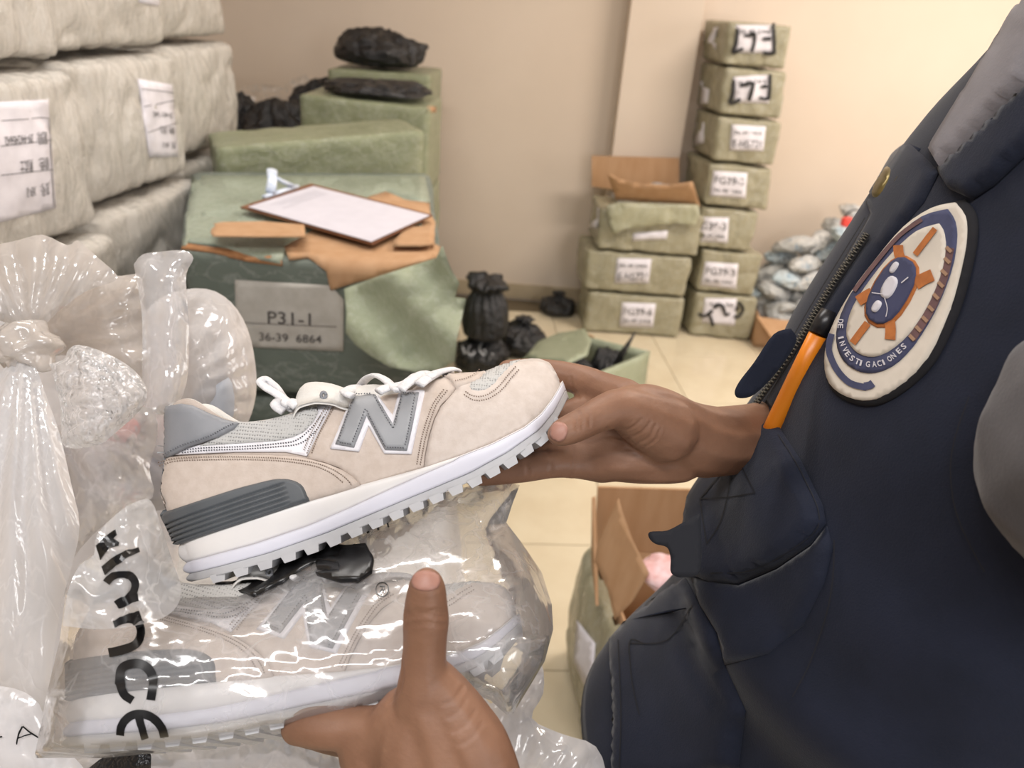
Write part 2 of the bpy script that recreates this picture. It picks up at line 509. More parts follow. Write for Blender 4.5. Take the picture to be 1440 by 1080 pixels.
# ------------------------------------------------------------------ the setting
WALLM = simple('wall_paint', sr(214, 199, 183), 0.75, sr(208, 192, 175), 1.2, 60, 0.12, 0.002)
TILE = simple('floor_tile_stone', sr(214, 202, 176), 0.16, sr(206, 192, 165), 7, None)
GROUT = simple('grout', sr(150, 138, 116), 0.8)
SKIRT = simple('skirting_tile', sr(184, 168, 142), 0.35, sr(176, 160, 134), 12)
floor = obj('floor', xf(box(7.4, 7.6, 0.06), TR((0.7, 0.9, -0.075))), GROUT, kind='structure')
tb = box(0.504, 0.504, 0.012, 0.0015)
tme = meshdata('tile', [Vector(p) - Vector((0, 0, 0.012)) for p in tb[0]], tb[1], TILE, Vector((0, 0, 0)), False)
aT = R(5); ex = Vector((cos(aT), sin(aT), 0)); ey = Vector((-sin(aT), cos(aT), 0))
o0 = Vector((0.718, 3.683, 0)); o0 = o0 - ey * ((o0 - Vector((0.106, 1.935, 0))).dot(ey))
for i in range(-7, 6):
    for j in range(-6, 5):
        c = o0 + ex * (0.507 * (i + 0.5)) + ey * (0.507 * (j + 0.5))
        if -2.3 < c.x < 3.3 and -0.6 < c.y < 4.05:
            t = bpy.data.objects.new('tile', tme); COL.objects.link(t); t.parent = floor
            t.location = c - ORG['floor']; t.rotation_euler = (0, 0, aT)
obj('wall_back', xf(box(7.0, 0.2, 3.0), TR((0.9, 4.28, -0.02))), WALLM, smooth=False, kind='structure')
obj('wall_left', xf(box(0.2, 7.0, 3.0), TR((-2.5, 0.8, -0.02))), WALLM, smooth=False, kind='structure')
wr = [xf(box(0.2, 1.5, 3.0), TR((3.6, 0.65, -0.02))), xf(box(0.2, 1.0, 3.0), TR((3.6, 3.78, -0.02))),
      xf(box(0.2, 1.9, 0.75), TR((3.6, 2.35, -0.02))), xf(box(0.2, 1.9, 0.7), TR((3.6, 2.35, 2.28)))]
obj('wall_right', join(*wr), WALLM, smooth=False, kind='structure')
obj('wall_pillar', xf(box(0.345, 0.14, 3.0, 0.004), TR((0.589, 4.125, -0.02))), WALLM, smooth=False, kind='structure')
obj('ceiling', xf(box(7.0, 5.6, 0.1), TR((0.9, 1.6, 2.98))), simple('ceiling_paint', sr(235, 230, 222), 0.9), smooth=False, kind='structure')
bb = obj('baseboard_back', join(xf(box(2.6, 0.012, 0.085, 0.002), TR((-0.885, 4.174, 0))), xf(box(2.6, 0.012, 0.085, 0.002), TR((2.07, 4.174, 0)))), SKIRT, smooth=False, kind='structure')

# ------------------------------------------------------------------ sacks of goods on the left
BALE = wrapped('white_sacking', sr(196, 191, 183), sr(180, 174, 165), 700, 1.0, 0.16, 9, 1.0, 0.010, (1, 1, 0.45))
cols = [[(-0.925, 1.01), (-0.866, 1.535)], [(-0.950, 1.615), (-0.907, 2.075)], [(-1.0, 2.17), (-0.975, 2.66)]]
rows = [(0.0, 0.36), (0.365, 0.70), (0.705, 1.025), (1.035, 1.335), (1.345, 1.66)]
cw = ['nearest', 'middle', 'farthest']
lab_mid = ['large white sacking bale with a big upside-down printed sheet at its left',
           'white sacking bale with a narrow paper sheet, between two others at mid height',
           'far white sacking bale at mid height, ending against the black bags']
lab_top = ['white sacking bale on top of the one with the big printed sheet',
           'topmost white sacking bale of the second column, paper corner at its top',
           'topmost white sacking bale of the column nearest the wall']
BL = {}
random.seed(4)
for ci, ((x0, y0), (x1, y1)) in enumerate(cols):
    for ri, (z0, z1) in enumerate(rows):
        off = 0.0
        if ri == 4: off = -0.02
        if ri < 3: off = 0.012 + 0.02 * (ri == 2)
        A = Vector((x0 + off, y0, z0)); B_ = Vector((x1 + off, y1, z0)); dp = Vector((-0.62, 0.05, 0))
        up = Vector((0, 0, z1 - z0))
        cs = [A, B_, B_ + dp, A + dp, A + up, B_ + up, B_ + dp + up, A + dp + up]
        vf = warpbox(cs, r=0.028, n=44, bulge=0.016, amp=0.006, freq=9, seed=ci * 7 + ri, ridge=0.007, rfreq=9)
        if ri == 3: lb = lab_mid[ci]
        elif ri == 4: lb = lab_top[ci]
        elif ri == 2: lb = ['white sacking bale under the big printed sheet, behind the knotted bags', 'brownish sacking bale squeezed beside the torn green carton',
                            'white sacking bale under the far one, behind the torn green carton'][ci]
        else: lb = '%s column, %s white sacking bale behind the plastic bags' % (cw[ci], ['bottom', 'second lowest'][ri])
        o = obj('sacking_bale', vf, BALE, None, label=lb, cat='bale', group='white sacking bales stacked on the left')
        BL[(ci, ri)] = (o, bvh(vf))
o, B = BL[(0, 3)]
q = [(-62, 146), (66, 140), (77, 292), (-55, 326)]
def upside(lines): # a label hung upside down: text runs right to left from the bottom
    return lines
CN = [('货号:', 0.0, 0.13), ('颜色:', 0.0, 0.13), ('配码:', 0.0, 0.13)]
qq = [q[2], q[3], q[0], q[1]]
ex_ = strokes([[(-2, 170), (66, 165)], [(66, 165), (71, 250), (74, 290)], [(-2, 206), (70, 197)], [(-2, 246), (72, 238)]], B, 0.9, 0.0045)
label_on(o, B, q, [], extra=None)
labo = [c for c in o.children if c.name.startswith('paper_label')][0]
obj('printed_text', join(ex_, print_on(qq, B, [('货号:', 0.06, 0.24, 0.10, 0.09), ('XP-3', 0.21, 0.24, 0.095, 0.085),
    ('颜色:', 0.05, 0.47, 0.11, 0.09), ('黑武士', 0.22, 0.47, 0.14, 0.09),
    ('配码:', 0.05, 0.70, 0.11, 0.09), ('39-44/245642', 0.2, 0.70, 0.31, 0.08)], 0.0045)), INK, labo, smooth=False)
o, B = BL[(1, 3)]
q = [(193, 111), (241, 119), (250, 220), (209, 221)]
ex_ = strokes([[(196, 125), (242, 130)], [(200, 150), (244, 141)], [(206, 186), (248, 172)]], B, 0.8, 0.0045)
qq = [q[2], q[3], q[0], q[1]]
label_on(o, B, q, [], extra=None)
labo = [c for c in o.children if c.name.startswith('paper_label')][0]
obj('printed_text', join(ex_, print_on(qq, B, [('货号:', 0.08, 0.2, 0.16, 0.08), ('XP-3', 0.3, 0.2, 0.2, 0.07), ('颜色:', 0.08, 0.4, 0.2, 0.08), ('黑武士', 0.34, 0.4, 0.2, 0.08), ('39-44/245642', 0.1, 0.6, 0.6, 0.07)], 0.0045)), INK, labo, smooth=False)
o, B = BL[(1, 4)]
obj('paper_label', drape([(200, -30), (232, -30), (231, 12), (205, 2)], B, 0.003, 0, 8), PAPER, o)

# ------------------------------------------------------------------ green wrapped cartons on the left
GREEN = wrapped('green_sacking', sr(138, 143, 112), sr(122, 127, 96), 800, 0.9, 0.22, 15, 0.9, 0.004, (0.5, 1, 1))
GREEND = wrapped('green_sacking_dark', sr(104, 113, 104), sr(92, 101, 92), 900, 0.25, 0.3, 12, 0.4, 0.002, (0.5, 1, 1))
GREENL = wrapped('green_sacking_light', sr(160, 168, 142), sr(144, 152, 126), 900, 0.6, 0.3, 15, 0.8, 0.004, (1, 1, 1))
CARD = simple('cardboard', sr(182, 145, 110), 0.8, sr(172, 133, 96), 30, 220, 0.25, 0.001, mapscale=(1, 1, 0.2))
CARDD = simple('cardboard_edge', sr(168, 120, 78), 0.8, sr(150, 104, 66), 60, 400, 0.5, 0.001)
Z1 = 1.04
fl, fr_, br, bl = Pz(250, 348, Z1), Pz(622, 378, Z1), Pz(606, 240, Z1), Pz(268, 238, Z1)
dn = Vector((0, 0, -0.30))
def dz(p, z): return Vector((p.x, p.y, z))
cs = [dz(fl, 0.735) + Vector((0.03, 0, 0)), dz(fr_, 0.735), dz(br, 0.735), dz(bl, 0.735), fl, fr_, br, bl]
T1 = thing('torn_carton', ((fl + br) / 2)[:2] + (0.735,), 'big green wrapped carton with P31-1 sheet, torn open on top', 'carton')
vf = warpbox(cs, r=0.02, n=30, bulge=0.004, amp=0.004, freq=9, seed=3, ridge=0.0)
obj('body', vf, GREEND, T1); B1 = bvh(vf)
# lighter film-covered sacking over the top
topskin = [(226, 318), (238, 290), (262, 252), (285, 238), (408, 240), (500, 236), (596, 240), (604, 285), (585, 285), (540, 270), (500, 300), (440, 330), (402, 352), (396, 372), (352, 362), (300, 345), (258, 342)]
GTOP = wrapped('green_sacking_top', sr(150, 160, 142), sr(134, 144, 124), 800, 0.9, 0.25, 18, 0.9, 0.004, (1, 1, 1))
obj('torn_wrap', drape(topskin, B1, 0.004, 0.002, 9), GTOP, T1)
obj('carton_panel', drape([(400, 350), (407, 367), (433, 364), (460, 380), (466, 407), (500, 396), (533, 388), (580, 374), (616, 362), (620, 330), (612, 288), (570, 283), (543, 271), (520, 278), (450, 320)], B1, 0.005, 0.002, 9), CARD, T1, label='bare brown cardboard showing through the tear')
obj('carton_edge', drape([(253, 342), (300, 349), (396, 362), (398, 374), (350, 368), (298, 356), (256, 351)], B1, 0.003, 0.001, 7), CARDD, T1)
obj('carton_flap', sheet([(554, 338), (572, 320), (612, 316), (610, 344), (590, 347), (552, 347)], lambda x, y: Pz(x, y, Z1 + 0.012).__sub__(CAMP).dot(FW), 8, 0, thick=0.003), CARD, T1)
# outward hanging piece of sacking on the right corner
def dflap(x, y): return 1.44 - 0.10 * ((x - 470) / 180) - 0.02 * sin((x - y) * 0.05) + 0.0 * y
obj('hanging_wrap', sheet([(484, 406), (533, 388), (613, 363), (622, 345), (634, 378), (646, 398), (640, 418), (655, 420), (650, 445), (642, 478), (640, 508), (618, 520), (585, 524), (548, 516), (520, 500), (500, 485), (486, 468), (487, 440)], dflap, 9, 0.012, 14, 8, 0.002), GREENL, T1, label='paler green sacking torn loose and hanging outward')
q = [(331, 393), (484, 402), (483, 493), (334, 486)]
GP = simple('grey_paper', sr(186, 183, 176), 0.7, sr(172, 168, 160), 30)
lab = obj('paper_label', drape([(331, 393), (466, 401), (484, 421), (483, 493), (334, 486)], B1, 0.0045, 0, 9), GP, T1)
obj('printed_text', print_on([(0, 0), (1000, 0), (1000, 1000), (0, 1000)], B1, [], 0.006) if False else
    join(print_on(q, B1, [('P31-1', 0.30, 0.62, 0.40, 0.19, 0.006), ('36-39  6864', 0.215, 0.885, 0.585, 0.125, 0.004)], 0.0065),
         strokes([(0.8, [(340, 452), (474, 458)])], B1, 0.8, 0.0065)), simple('grey_ink', sr(86, 82, 80), 0.6), lab, smooth=False)
# two more cartons under it
for k, (za, zb, lb) in enumerate([(0.385, 0.73, 'dark green wrapped carton directly under the torn P31-1 carton'), (0.0, 0.38, 'bottom green carton of the pile under the torn one')]):
    cs = [dz(fl, za) + Vector((0.03, 0.02, 0)), dz(fr_, za) + Vector((-0.01, 0.02, 0)), dz(br, za), dz(bl, za)]
    cs = cs + [dz(c, zb) for c in cs]
    obj('green_carton', warpbox(cs, r=0.03, n=16, bulge=0.008, amp=0.008, freq=8, seed=20 + k), GREEND, label=lb, cat='carton', group='green wrapped cartons on the left')
def gcarton(pfl, pfr, depth, z0, z1, label, seed, mat=GREEN, rot=None, n=22, group='green wrapped cartons on the left', h=None):
    pfl, pfr = Vector(pfl), Vector(pfr)
    dr = (pfr - pfl); dr.z = 0; nn = Vector((-dr.y, dr.x, 0)).normalized() * depth
    b = [pfl, pfr, pfr + nn, pfl + nn]
    cs = [dz(c, c.z - (z1 - z0)) for c in b] + b
    cs[0].z = cs[1].z = cs[2].z = cs[3].z = z0
    vf = warpbox(cs, r=0.012, n=n, bulge=0.004, amp=0.005, freq=11, seed=seed, ridge=0.003)
    return obj('green_carton', vf, mat, label=label, cat='carton', group=group), bvh(vf)
a, b_ = Py(302, 206, 2.16), Py(598, 182, 2.42)
g2, B2 = gcarton(a, b_, 0.26, 0.80, (a.z + b_.z) / 2, 'long green film-wrapped carton directly behind the torn carton', 31)
gcarton(dz(a, 0.79), dz(b_, 0.79), 0.26, 0.4, 0.79, 'green carton under the long film-wrapped one', 33)
gcarton(dz(a, 0.39), dz(b_, 0.39), 0.26, 0.0, 0.39, 'floor-level green carton under the long film-wrapped one', 34)
a, b_ = Py(420, 131, 2.95), Py(604, 151, 2.95)
g3, B3 = gcarton(a, b_, 0.42, 0.82, a.z, 'third green carton back, flat black bag lying on it', 41)
obj('cardboard_tab', drape([(601, 150), (613, 150), (612, 158), (602, 158)], B3, 0.004, 0.002, 5), CARD, g3)
gcarton(dz(a, 0.81), dz(b_, 0.81), 0.42, 0.42, 0.81, 'green carton under the one with the flat black bag', 42)
gcarton(dz(a, 0.41), dz(b_, 0.41), 0.42, 0.0, 0.41, 'lowest green carton of the third pile from the front', 43)
a, b_ = Py(460, 95, 3.5), Py(606, 104, 3.5)
g4, B4 = gcarton(a, b_, 0.42, 0.84, a.z, 'farthest green carton, round black bag sitting on top', 51)
gcarton(dz(a, 0.83), dz(b_, 0.83), 0.42, 0.42, 0.83, 'green carton under the farthest one', 52)
gcarton(dz(a, 0.41), dz(b_, 0.41), 0.42, 0.0, 0.41, 'floor-level green carton of the farthest pile', 53)
a, b_ = Vector((-1.62, 3.3, 0.86)), Vector((-0.98, 3.3, 0.86))
for z0, z1, nm in ((0.43, 0.86, 'hidden green carton bearing the heap of black bags'), (0.0, 0.425, 'lowest green carton under the heap of black bags')):
    gcarton(dz(a, z1), dz(b_, z1), 0.45, z0, z1, nm, int(z1 * 100))

# ------------------------------------------------------------------ clipboard, strip of card on the torn carton
def topd(z): return lambda x, y: (Pz(x, y, z) - CAMP).dot(FW)
CT = Vector(Pz(470, 300, Z1 + 0.012))
CB = thing('clipboard', CT, 'clipboard with a blank white sheet, lying on the torn carton', 'clipboard')
WOODB = simple('hardboard', sr(126, 84, 56), 0.5, sr(110, 70, 46), 40)
def zb(z, pts): return [Pz(x, y, z) for x, y in pts]
bq = zb(Z1 + 0.016, [(338, 292), (437, 259), (608, 303), (524, 344)])
obj('board', board(bq, 0.004), WOODB, CB, smooth=False)
pq = zb(Z1 + 0.0205, [(349, 291), (441, 262), (604, 303), (522, 340)])
pp = obj('paper_sheet', board(pq, 0.0012), simple('white_paper', sr(206, 203, 212), 0.6, sr(200, 197, 206), 30), CB, smooth=False)
ln = []
V, F = [], []
u_, v_ = pq[0] - pq[1], pq[2] - pq[1]
for k in range(4):
    s0 = pq[1] + v_ * (0.08 + 0.035 * k) + u_ * 0.12 + Vector((0, 0, 0.0012)); s1 = s0 + u_ * (0.7 - 0.08 * (k % 3)); kk = len(V)
    V += [s0, s1, s1 + v_ * 0.006, s0 + v_ * 0.006]; F.append((kk, kk + 1, kk + 2, kk + 3))
obj('printed_text', (V, F), simple('pale_ink', sr(190, 188, 196), 0.7), pp, smooth=False)
CLIPM = simple('pale_blue_plastic', sr(196, 210, 232), 0.25, sr(222, 230, 240), 60)
c0 = bq[0] * 0.45 + bq[1] * 0.55 + Vector((0, 0, 0.006))
al = (bq[1] - bq[0]).normalized(); inn = (bq[3] - bq[0]).normalized(); zz = Vector((0, 0, 1))
clip = [tube([c0 - al * 0.07, c0 + al * 0.07], 0.007, 10, 0.7), tube([c0 - al * 0.045 + zz * 0.006, c0 - al * 0.02 - inn * 0.012 + zz * 0.028, c0 - inn * 0.028 + zz * 0.045], [0.012, 0.011, 0.013], 12, 0.5),
        tube([c0 + al * 0.045 + zz * 0.006, c0 + al * 0.015 - inn * 0.01 + zz * 0.02, c0 - inn * 0.02 + zz * 0.03], [0.011, 0.010, 0.010], 12, 0.5)]
obj('clip', join(*clip), CLIPM, CB)
st = sheet([(297, 322), (303, 317), (299, 315), (312, 312), (370, 311), (428, 316), (430, 334), (360, 334), (300, 333), (296, 328)], topd(Z1 + 0.03), 8, 0.001, 40, 2, 0.005)
obj('cardboard_strip', st, CARD, label='torn strip of brown cardboard lying left of the clipboard', cat='cardboard')

# ------------------------------------------------------------------ black bags
BLACK = simple('black_polythene', sr(34, 34, 37), 0.28, sr(24, 24, 26), 10, 26, 1.0, 0.02, spec=0.6)
def trashbag(loc, w_, d_, h_, seed, knot=0.3, pleats=13, lump=0.18, sub=5, tail=None, squash=0.5):
    v, f = ICO[sub]; out = []
    for p in v:
        ph = atan2(p.y, p.x); t = p.z
        r = 1 + lump * nz(p * 1.5, seed) + lump * 0.5 * nz(p * 3.3, seed + 2)
        pl = max(0, (t + 0.1) / 1.1)
        r *= 1 + 0.09 * pl * sin(pleats * ph + 4 * nz(p * 1.3, seed + 4)) - 0.05 * abs(nz(p * 6, seed + 6)) * 2
        q = p * r
        z = q.z
        if z < 0: z = -abs(z) ** squash * 0.55 if z > -1 else -0.55
        qx, qy = q.x, q.y
        if t > 0.55 and knot:
            k = (t - 0.55) / 0.45; qx *= 1 - 0.72 * k ** 1.2; qy *= 1 - 0.72 * k ** 1.2; z += knot * k ** 2
        out.append(Vector((qx * w_ / 2, qy * d_ / 2, z)))
    z0 = min(p.z for p in out); z1 = max(p.z for p in out)
    out = [Vector((p.x, p.y, (p.z - z0) / (z1 - z0) * h_)) for p in out]
    parts = [(out, f)]
    if knot:
        kv = []
        for p in ICO[3][0]:
            rr = 1 + 0.3 * sin(7 * atan2(p.y, p.x) + seed) + 0.3 * nz(p * 2.5, seed + 8)
            kv.append(Vector((p.x * w_ * 0.16 * rr, p.y * d_ * 0.16 * rr, h_ * 0.98 + p.z * h_ * 0.10)))
        parts.append((kv, ICO[3][1]))
    vf = join(*parts)
    return [p + Vector(loc) for p in vf[0]], vf[1]
def bbag(label, *a, group=None, marks=None, **k):
    vf = trashbag(*a, **k)
    o = obj('black_bag', vf, BLACK, label=label, cat='bag', group=group)
    if marks:
        obj('chalk_mark', strokes(marks, bvh(vf), 2.2, 0.004), simple('chalk', sr(170, 170, 172), 0.8), o)
    return o
ztop = Py(530, 99, 3.6)
bbag('round tied black bag on top of the farthest green carton', (ztop.x - 0.0, 3.68, 1.21), 0.40, 0.36, 0.165, 3, knot=0, squash=0.7, group='black plastic bags')
bbag('flat black bag lying on the third green carton', (-0.60, 3.12, 1.155), 0.42, 0.3, 0.06, 5, knot=0, group='black plastic bags')
bbag('black bag heaped against the far white bale', (-1.31, 3.5, 0.86), 0.24, 0.3, 0.22, 7, knot=0, group='black plastic bags')
bbag('black bag between the far white bale and third green carton', (-1.10, 3.46, 0.86), 0.32, 0.36, 0.22, 8, knot=0, group='black plastic bags')
bbag('black bag peaking highest behind the third green carton', (-0.99, 3.75, 0.86), 0.30, 0.28, 0.29, 9, knot=0, group='black plastic bags')
FILMW = film('clear_film', (0.8, 0.78, 0.76, 1), 0.12, 0.6, 14)
obj('plastic_sheet', [a for a in [sheet([(332, 126), (345, 120), (370, 118), (395, 122), (410, 112), (430, 104), (438, 118), (420, 134), (395, 146), (372, 150), (350, 140), (334, 138)], lambda x, y: 3.62, 5, 0.03, 12, 4)]][0], FILMW, label='crumpled clear plastic over the black bags behind the bales', cat='plastic sheet')
pA = Pz(678, 520, 0)
bbag('lower black bag with chalk marks, beside the torn carton', (pA.x - 0.005, 3.2, 0), 0.25, 0.24, 0.15, 11, knot=0, group='black plastic bags', marks=[[(650, 486), (655, 498), (661, 486)], [(658, 497), (664, 500), (667, 495)], [(677, 482), (675, 493), (680, 500), (684, 496), (681, 492)], [(691, 497), (694, 500)]])
vt, ft = [], []
for a in range(41):
    z = a / 40; rr_ = slerp([(0, .075), (.06, .098), (.3, .103), (.55, .092), (.74, .066), (.80, .060), (.86, .078), (.93, .088), (.97, .07), (1.0, .02)], z)
    for b in range(72):
        t = 2 * pi * b / 72; r2_ = rr_ * (1 + (.03 + .09 * (z > .5) * min(1, (z - .5) * 4)) * sin(15 * t + 3 * nz((z * 2, t, 1))) + .08 * nz((cos(t) * 1.5, sin(t) * 1.5, z * 2), 4) + (.16 * nz((cos(t) * 2.5, sin(t) * 2.5, z * 9), 8) if z > .82 else 0))
        vt.append(Vector((pA.x + r2_ * cos(t), 3.22 + r2_ * sin(t), .148 + .275 * z + (.03 * nz((cos(t) * 2, sin(t) * 2, 3), 5) if z > .85 else 0))))
for a in range(40):
    for b in range(72): ft.append((a * 72 + b, a * 72 + (b + 1) % 72, (a + 1) * 72 + (b + 1) % 72, (a + 1) * 72 + b))
ft += [tuple(range(72))[::-1], tuple(40 * 72 + k for k in range(72))]
obj('black_bag', (vt, ft), BLACK, label='tall gathered black bag standing upright on the marked black bag', cat='bag', group='black plastic bags')
pC = Pz(733, 507, 0)
bbag('slumped black bag between the upright bag and open carton', (pC.x + 0.0, 3.42, 0), 0.24, 0.24, 0.17, 14, knot=0.1, group='black plastic bags')
bbag('small tied black bag on the floor by the skirting', (0.215, 3.98, 0), 0.20, 0.17, 0.12, 15, knot=0.2, group='black plastic bags')
# ------------------------------------------------------------------ open green carton on the floor
zt = 0.2
OL, OB, OR_, OF = Pz(736, 503, zt), Pz(808, 470, zt), Pz(914, 494, zt), Pz(818, 533, zt)
oc = (OL + OB + OR_ + OF) / 4
OC = thing('open_carton', (oc.x, oc.y, 0), 'low open green carton full of black bags on the floor', 'carton')
def wallp(a, b, z0, z1, t=0.008, out=0.0, n=6, seed=0):
    a, b = Vector((a.x, a.y, 0)), Vector((b.x, b.y, 0)); nn = Vector(((b - a).y, -(b - a).x, 0)).normalized()
    v, f = [], []
    for i in range(n + 1):
        for j in range(n + 1):
            p = a + (b - a) * (i / n); p.z = z0 + (z1 - z0) * j / n
            w2 = nn * (out * j / n + 0.006 * nz(p * 7, seed))
            v += [p + w2 - nn * t / 2, p + w2 + nn * t / 2]
    def I(i, j, s): return (i * (n + 1) + j) * 2 + s
    for i in range(n):
        for j in range(n):
            f.append((I(i, j, 1), I(i + 1, j, 1), I(i + 1, j + 1, 1), I(i, j + 1, 1)))
            f.append((I(i, j, 0), I(i, j + 1, 0), I(i + 1, j + 1, 0), I(i + 1, j, 0)))
    for i in range(n):
        f.append((I(i, n, 1), I(i + 1, n, 1), I(i + 1, n, 0), I(i, n, 0))); f.append((I(i, 0, 0), I(i + 1, 0, 0), I(i + 1, 0, 1), I(i, 0, 1)))
    for j in range(n):
        f.append((I(0, j, 0), I(0, j, 1), I(0, j + 1, 1), I(0, j + 1, 0))); f.append((I(n, j, 1), I(n, j, 0), I(n, j + 1, 0), I(n, j + 1, 1)))
    return v, f
for a, b in ((OF, OL), (OR_, OF), (OB, OR_), (OL, OB)): obj('side_panel', wallp(a, b, 0.001, zt, seed=2), GREENL, OC)
obj('bottom', board([dz(p, 0.004) for p in (OL, OB, OR_, OF)], 0.006), CARD, OC, smooth=False)
flp = plane_dep(OL, OB, (OL + OB) / 2 + Vector((0.12, -0.10, 0.05)))
obj('flap', sheet([(738, 503), (757, 480), (785, 468), (822, 462), (832, 478), (826, 500), (800, 512), (770, 508)], lambda x, y: flp(x, y) , 7, 0.015, 18, 5, 0.006), GREENL, OC)
obj('flap', board([Py(x, y, 3.2) for x, y in ((824, 468), (836, 474), (838, 492), (828, 498))], 0.005), CARDD, OC, smooth=False)
bbag('black bag filling the near half of the open carton', (oc.x - 0.02, oc.y - 0.04, 0.012), 0.19, 0.19, 0.20, 17, knot=0, group='black plastic bags')
pt = Pz(870, 500, 0.2)
tb_ = trashbag((oc.x + 0.11, oc.y + 0.03, 0.012), 0.16, 0.16, 0.22, 19, knot=0)
tl = tube([(pt.x - 0.01, oc.y + 0.0, 0.17), (pt.x + 0.03, oc.y + 0.02, 0.25), (pt.x + 0.055, oc.y + 0.02, 0.315)], [0.035, 0.022, 0.005], 10, 0.5)
obj('black_bag', join(tb_, tl), BLACK, label='black bag with a pointed tail sticking out of the open carton', cat='bag', group='black plastic bags')

# ------------------------------------------------------------------ two stacks of wrapped cartons by the pillar
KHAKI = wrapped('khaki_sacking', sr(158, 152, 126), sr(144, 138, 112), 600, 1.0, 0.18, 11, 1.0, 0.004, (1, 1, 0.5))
MARK = simple('black_marker', sr(30, 27, 27), 0.5)
RS = [  # x of front left, x of front right, z0, z1, label quad, lines, name
 (0.846, 1.118, 1.325, 1.51), (0.861, 1.148, 1.112, 1.322), (0.872, 1.167, 0.90, 1.108), (0.868, 1.172, 0.69, 0.896),
 (0.870, 1.140, 0.478, 0.685), (0.905, 1.205, 0.248, 0.474), (0.915, 1.235, 0.0, 0.244)]
RQ = [[(1035, 35), (1089, 36), (1088, 75), (1033, 74)], [(1031, 108), (1083, 105), (1081, 145), (1032, 144)], [(1029, 175), (1077, 178), (1073, 212), (1026, 211)],
      [(1003.5, 240), (1051, 243), (1048, 279), (998, 275)], [(985, 305), (1025, 306), (1023, 341), (979, 339)], [(992, 368), (1038, 371), (1035, 406), (985, 401)], [(991, 419), (1036, 420), (1033, 458), (987, 453)]]
RT = [None, None, ('E-H5721', 1), ('FG39-3', 0), ('G39-3', 0), ('FG39-3', 0), None]
RM = [[[(1037, 40), (1035, 60), (1030, 73), (1038, 71), (1045, 68)], [(1046, 50), (1054, 49), (1061, 48), (1060, 62), (1057, 73)], [(1087, 35), (1088, 55), (1088, 75)], [(1072, 55), (1084, 54)], [(1072, 74), (1080, 75), (1089, 74)]],
      [[(1032, 112), (1030, 132), (1026, 144), (1034, 143), (1041, 139)], [(1040, 120), (1050, 119), (1058, 117), (1056, 130), (1053, 141)], [(1082, 104), (1082, 122), (1081, 140)], [(1069, 122), (1079, 121)], [(1067, 137), (1075, 139), (1082, 138)]],
      None, None, None, None,
      [[(982, 440), (990, 444), (1002, 436)], [(996, 440), (1000, 448), (1003, 458)], [(1003, 432), (1014, 429), (1020, 443)], [(1020, 443), (1026, 440)], [(1036, 425), (1042, 428), (1044, 437), (1038, 445), (1032, 444)], [(1038, 430), (1034, 436)]]]
RL = ['topmost khaki wrapped carton of the tall stack, black marker strokes', 'second khaki carton from the top of the tall stack, marker strokes',
      'third carton from the top of the tall stack, against the pillar', 'fourth carton from the top of the tall stack, middle one',
      'fifth carton down the tall stack, beside the open-flapped carton', 'second carton from the floor in the tall stack', 'bottom carton of the tall stack, scrawled over with marker']
for i, ((x0, x1, z0, z1), q) in enumerate(zip(RS, RQ)):
    cs = []
    dy = [0, 0.0, 0.0, 0.0, 0.0, 0.0, 0.0][i]
    for z in (z0, z1):
        t = 0.012 if (z == z1 and i < 4) else 0
        cs += [(x0 - t, 3.80, z), (x1 - t, 3.78 + dy, z), (x1 - 0.04 - t, 4.11, z), (x0 - 0.05 - t, 4.13, z)]
    vf = warpbox(cs, r=0.020, n=26, bulge=0.008, amp=0.008, freq=10, seed=60 + i, ridge=0.006)
    o = obj('wrapped_carton', vf, KHAKI, label=RL[i], cat='carton', group='khaki wrapped cartons in the tall stack')
    B = bvh(vf)
    ls = [] 
    if RT[i]:
        s, up_ = RT[i]
        ls = [(s, 0.08, 0.88 if up_ else 0.5, 0.84, 0.3), ('36-40 2466', 0.1, 0.36 if up_ else 0.82, 0.8, 0.14)]
    else: ls = [('36-40 2466', 0.1, 0.3, 0.8, 0.16)]
    lab = label_on(o, B, q, ls, 0.004, step=8)
    if RM[i]: obj('marker_strokes', strokes(RM[i], B, 4.6 if i < 2 else 4.2, 0.009), MARK, o)
    if i < 3:
        yq = [(983, 36), (120 + 861, 114), (972, 172)][i]
        obj('paper_label', drape([(yq[0] + 3, yq[1]), (yq[0] + 8, yq[1] + 1), (yq[0] + 4, yq[1] + 33), (yq[0] - 1, yq[1] + 32)], B, 0.004, 0, 6), PAPER, o)
LS = [(0.355, 0.852, 0.0, 0.222), (0.325, 0.845, 0.227, 0.440)]
LQ = [[(875, 425), (922, 427), (918, 460), (871, 459)], [(868, 363), (916, 364), (912, 398), (864, 398)]]
for i, ((x0, x1, z0, z1), q) in enumerate(zip(LS, LQ)):
    cs = []
    for z in (z0, z1): cs += [(x0, 3.74, z), (x1, 3.745, z), (x1 - 0.03, 4.04, z), (x0 - 0.03, 4.04, z)]
    vf = warpbox(cs, r=0.018, n=26, bulge=0.008, amp=0.008, freq=10, seed=80 + i, ridge=0.005)
    o = obj('wrapped_carton', vf, KHAKI, label=['bottom khaki carton of the short stack, FG39-6 label', 'middle khaki carton of the short stack'][i], cat='carton', group='khaki wrapped cartons in the short stack')
    label_on(o, bvh(vf), q, [('FG39-6', 0.08, 0.5, 0.84, 0.3), ('36-40 2466', 0.1, 0.8, 0.8, 0.14)] if i == 0 else [('36-40 2466', 0.1, 0.35, 0.8, 0.14), ('E-H5721', 0.08, 0.88, 0.84, 0.32)], 0.004, step=8)
OT = thing('opened_carton', (0.6, 3.9, 0.443), 'khaki wrapped carton with raised cardboard flaps, topping the short stack', 'carton')
cs = []
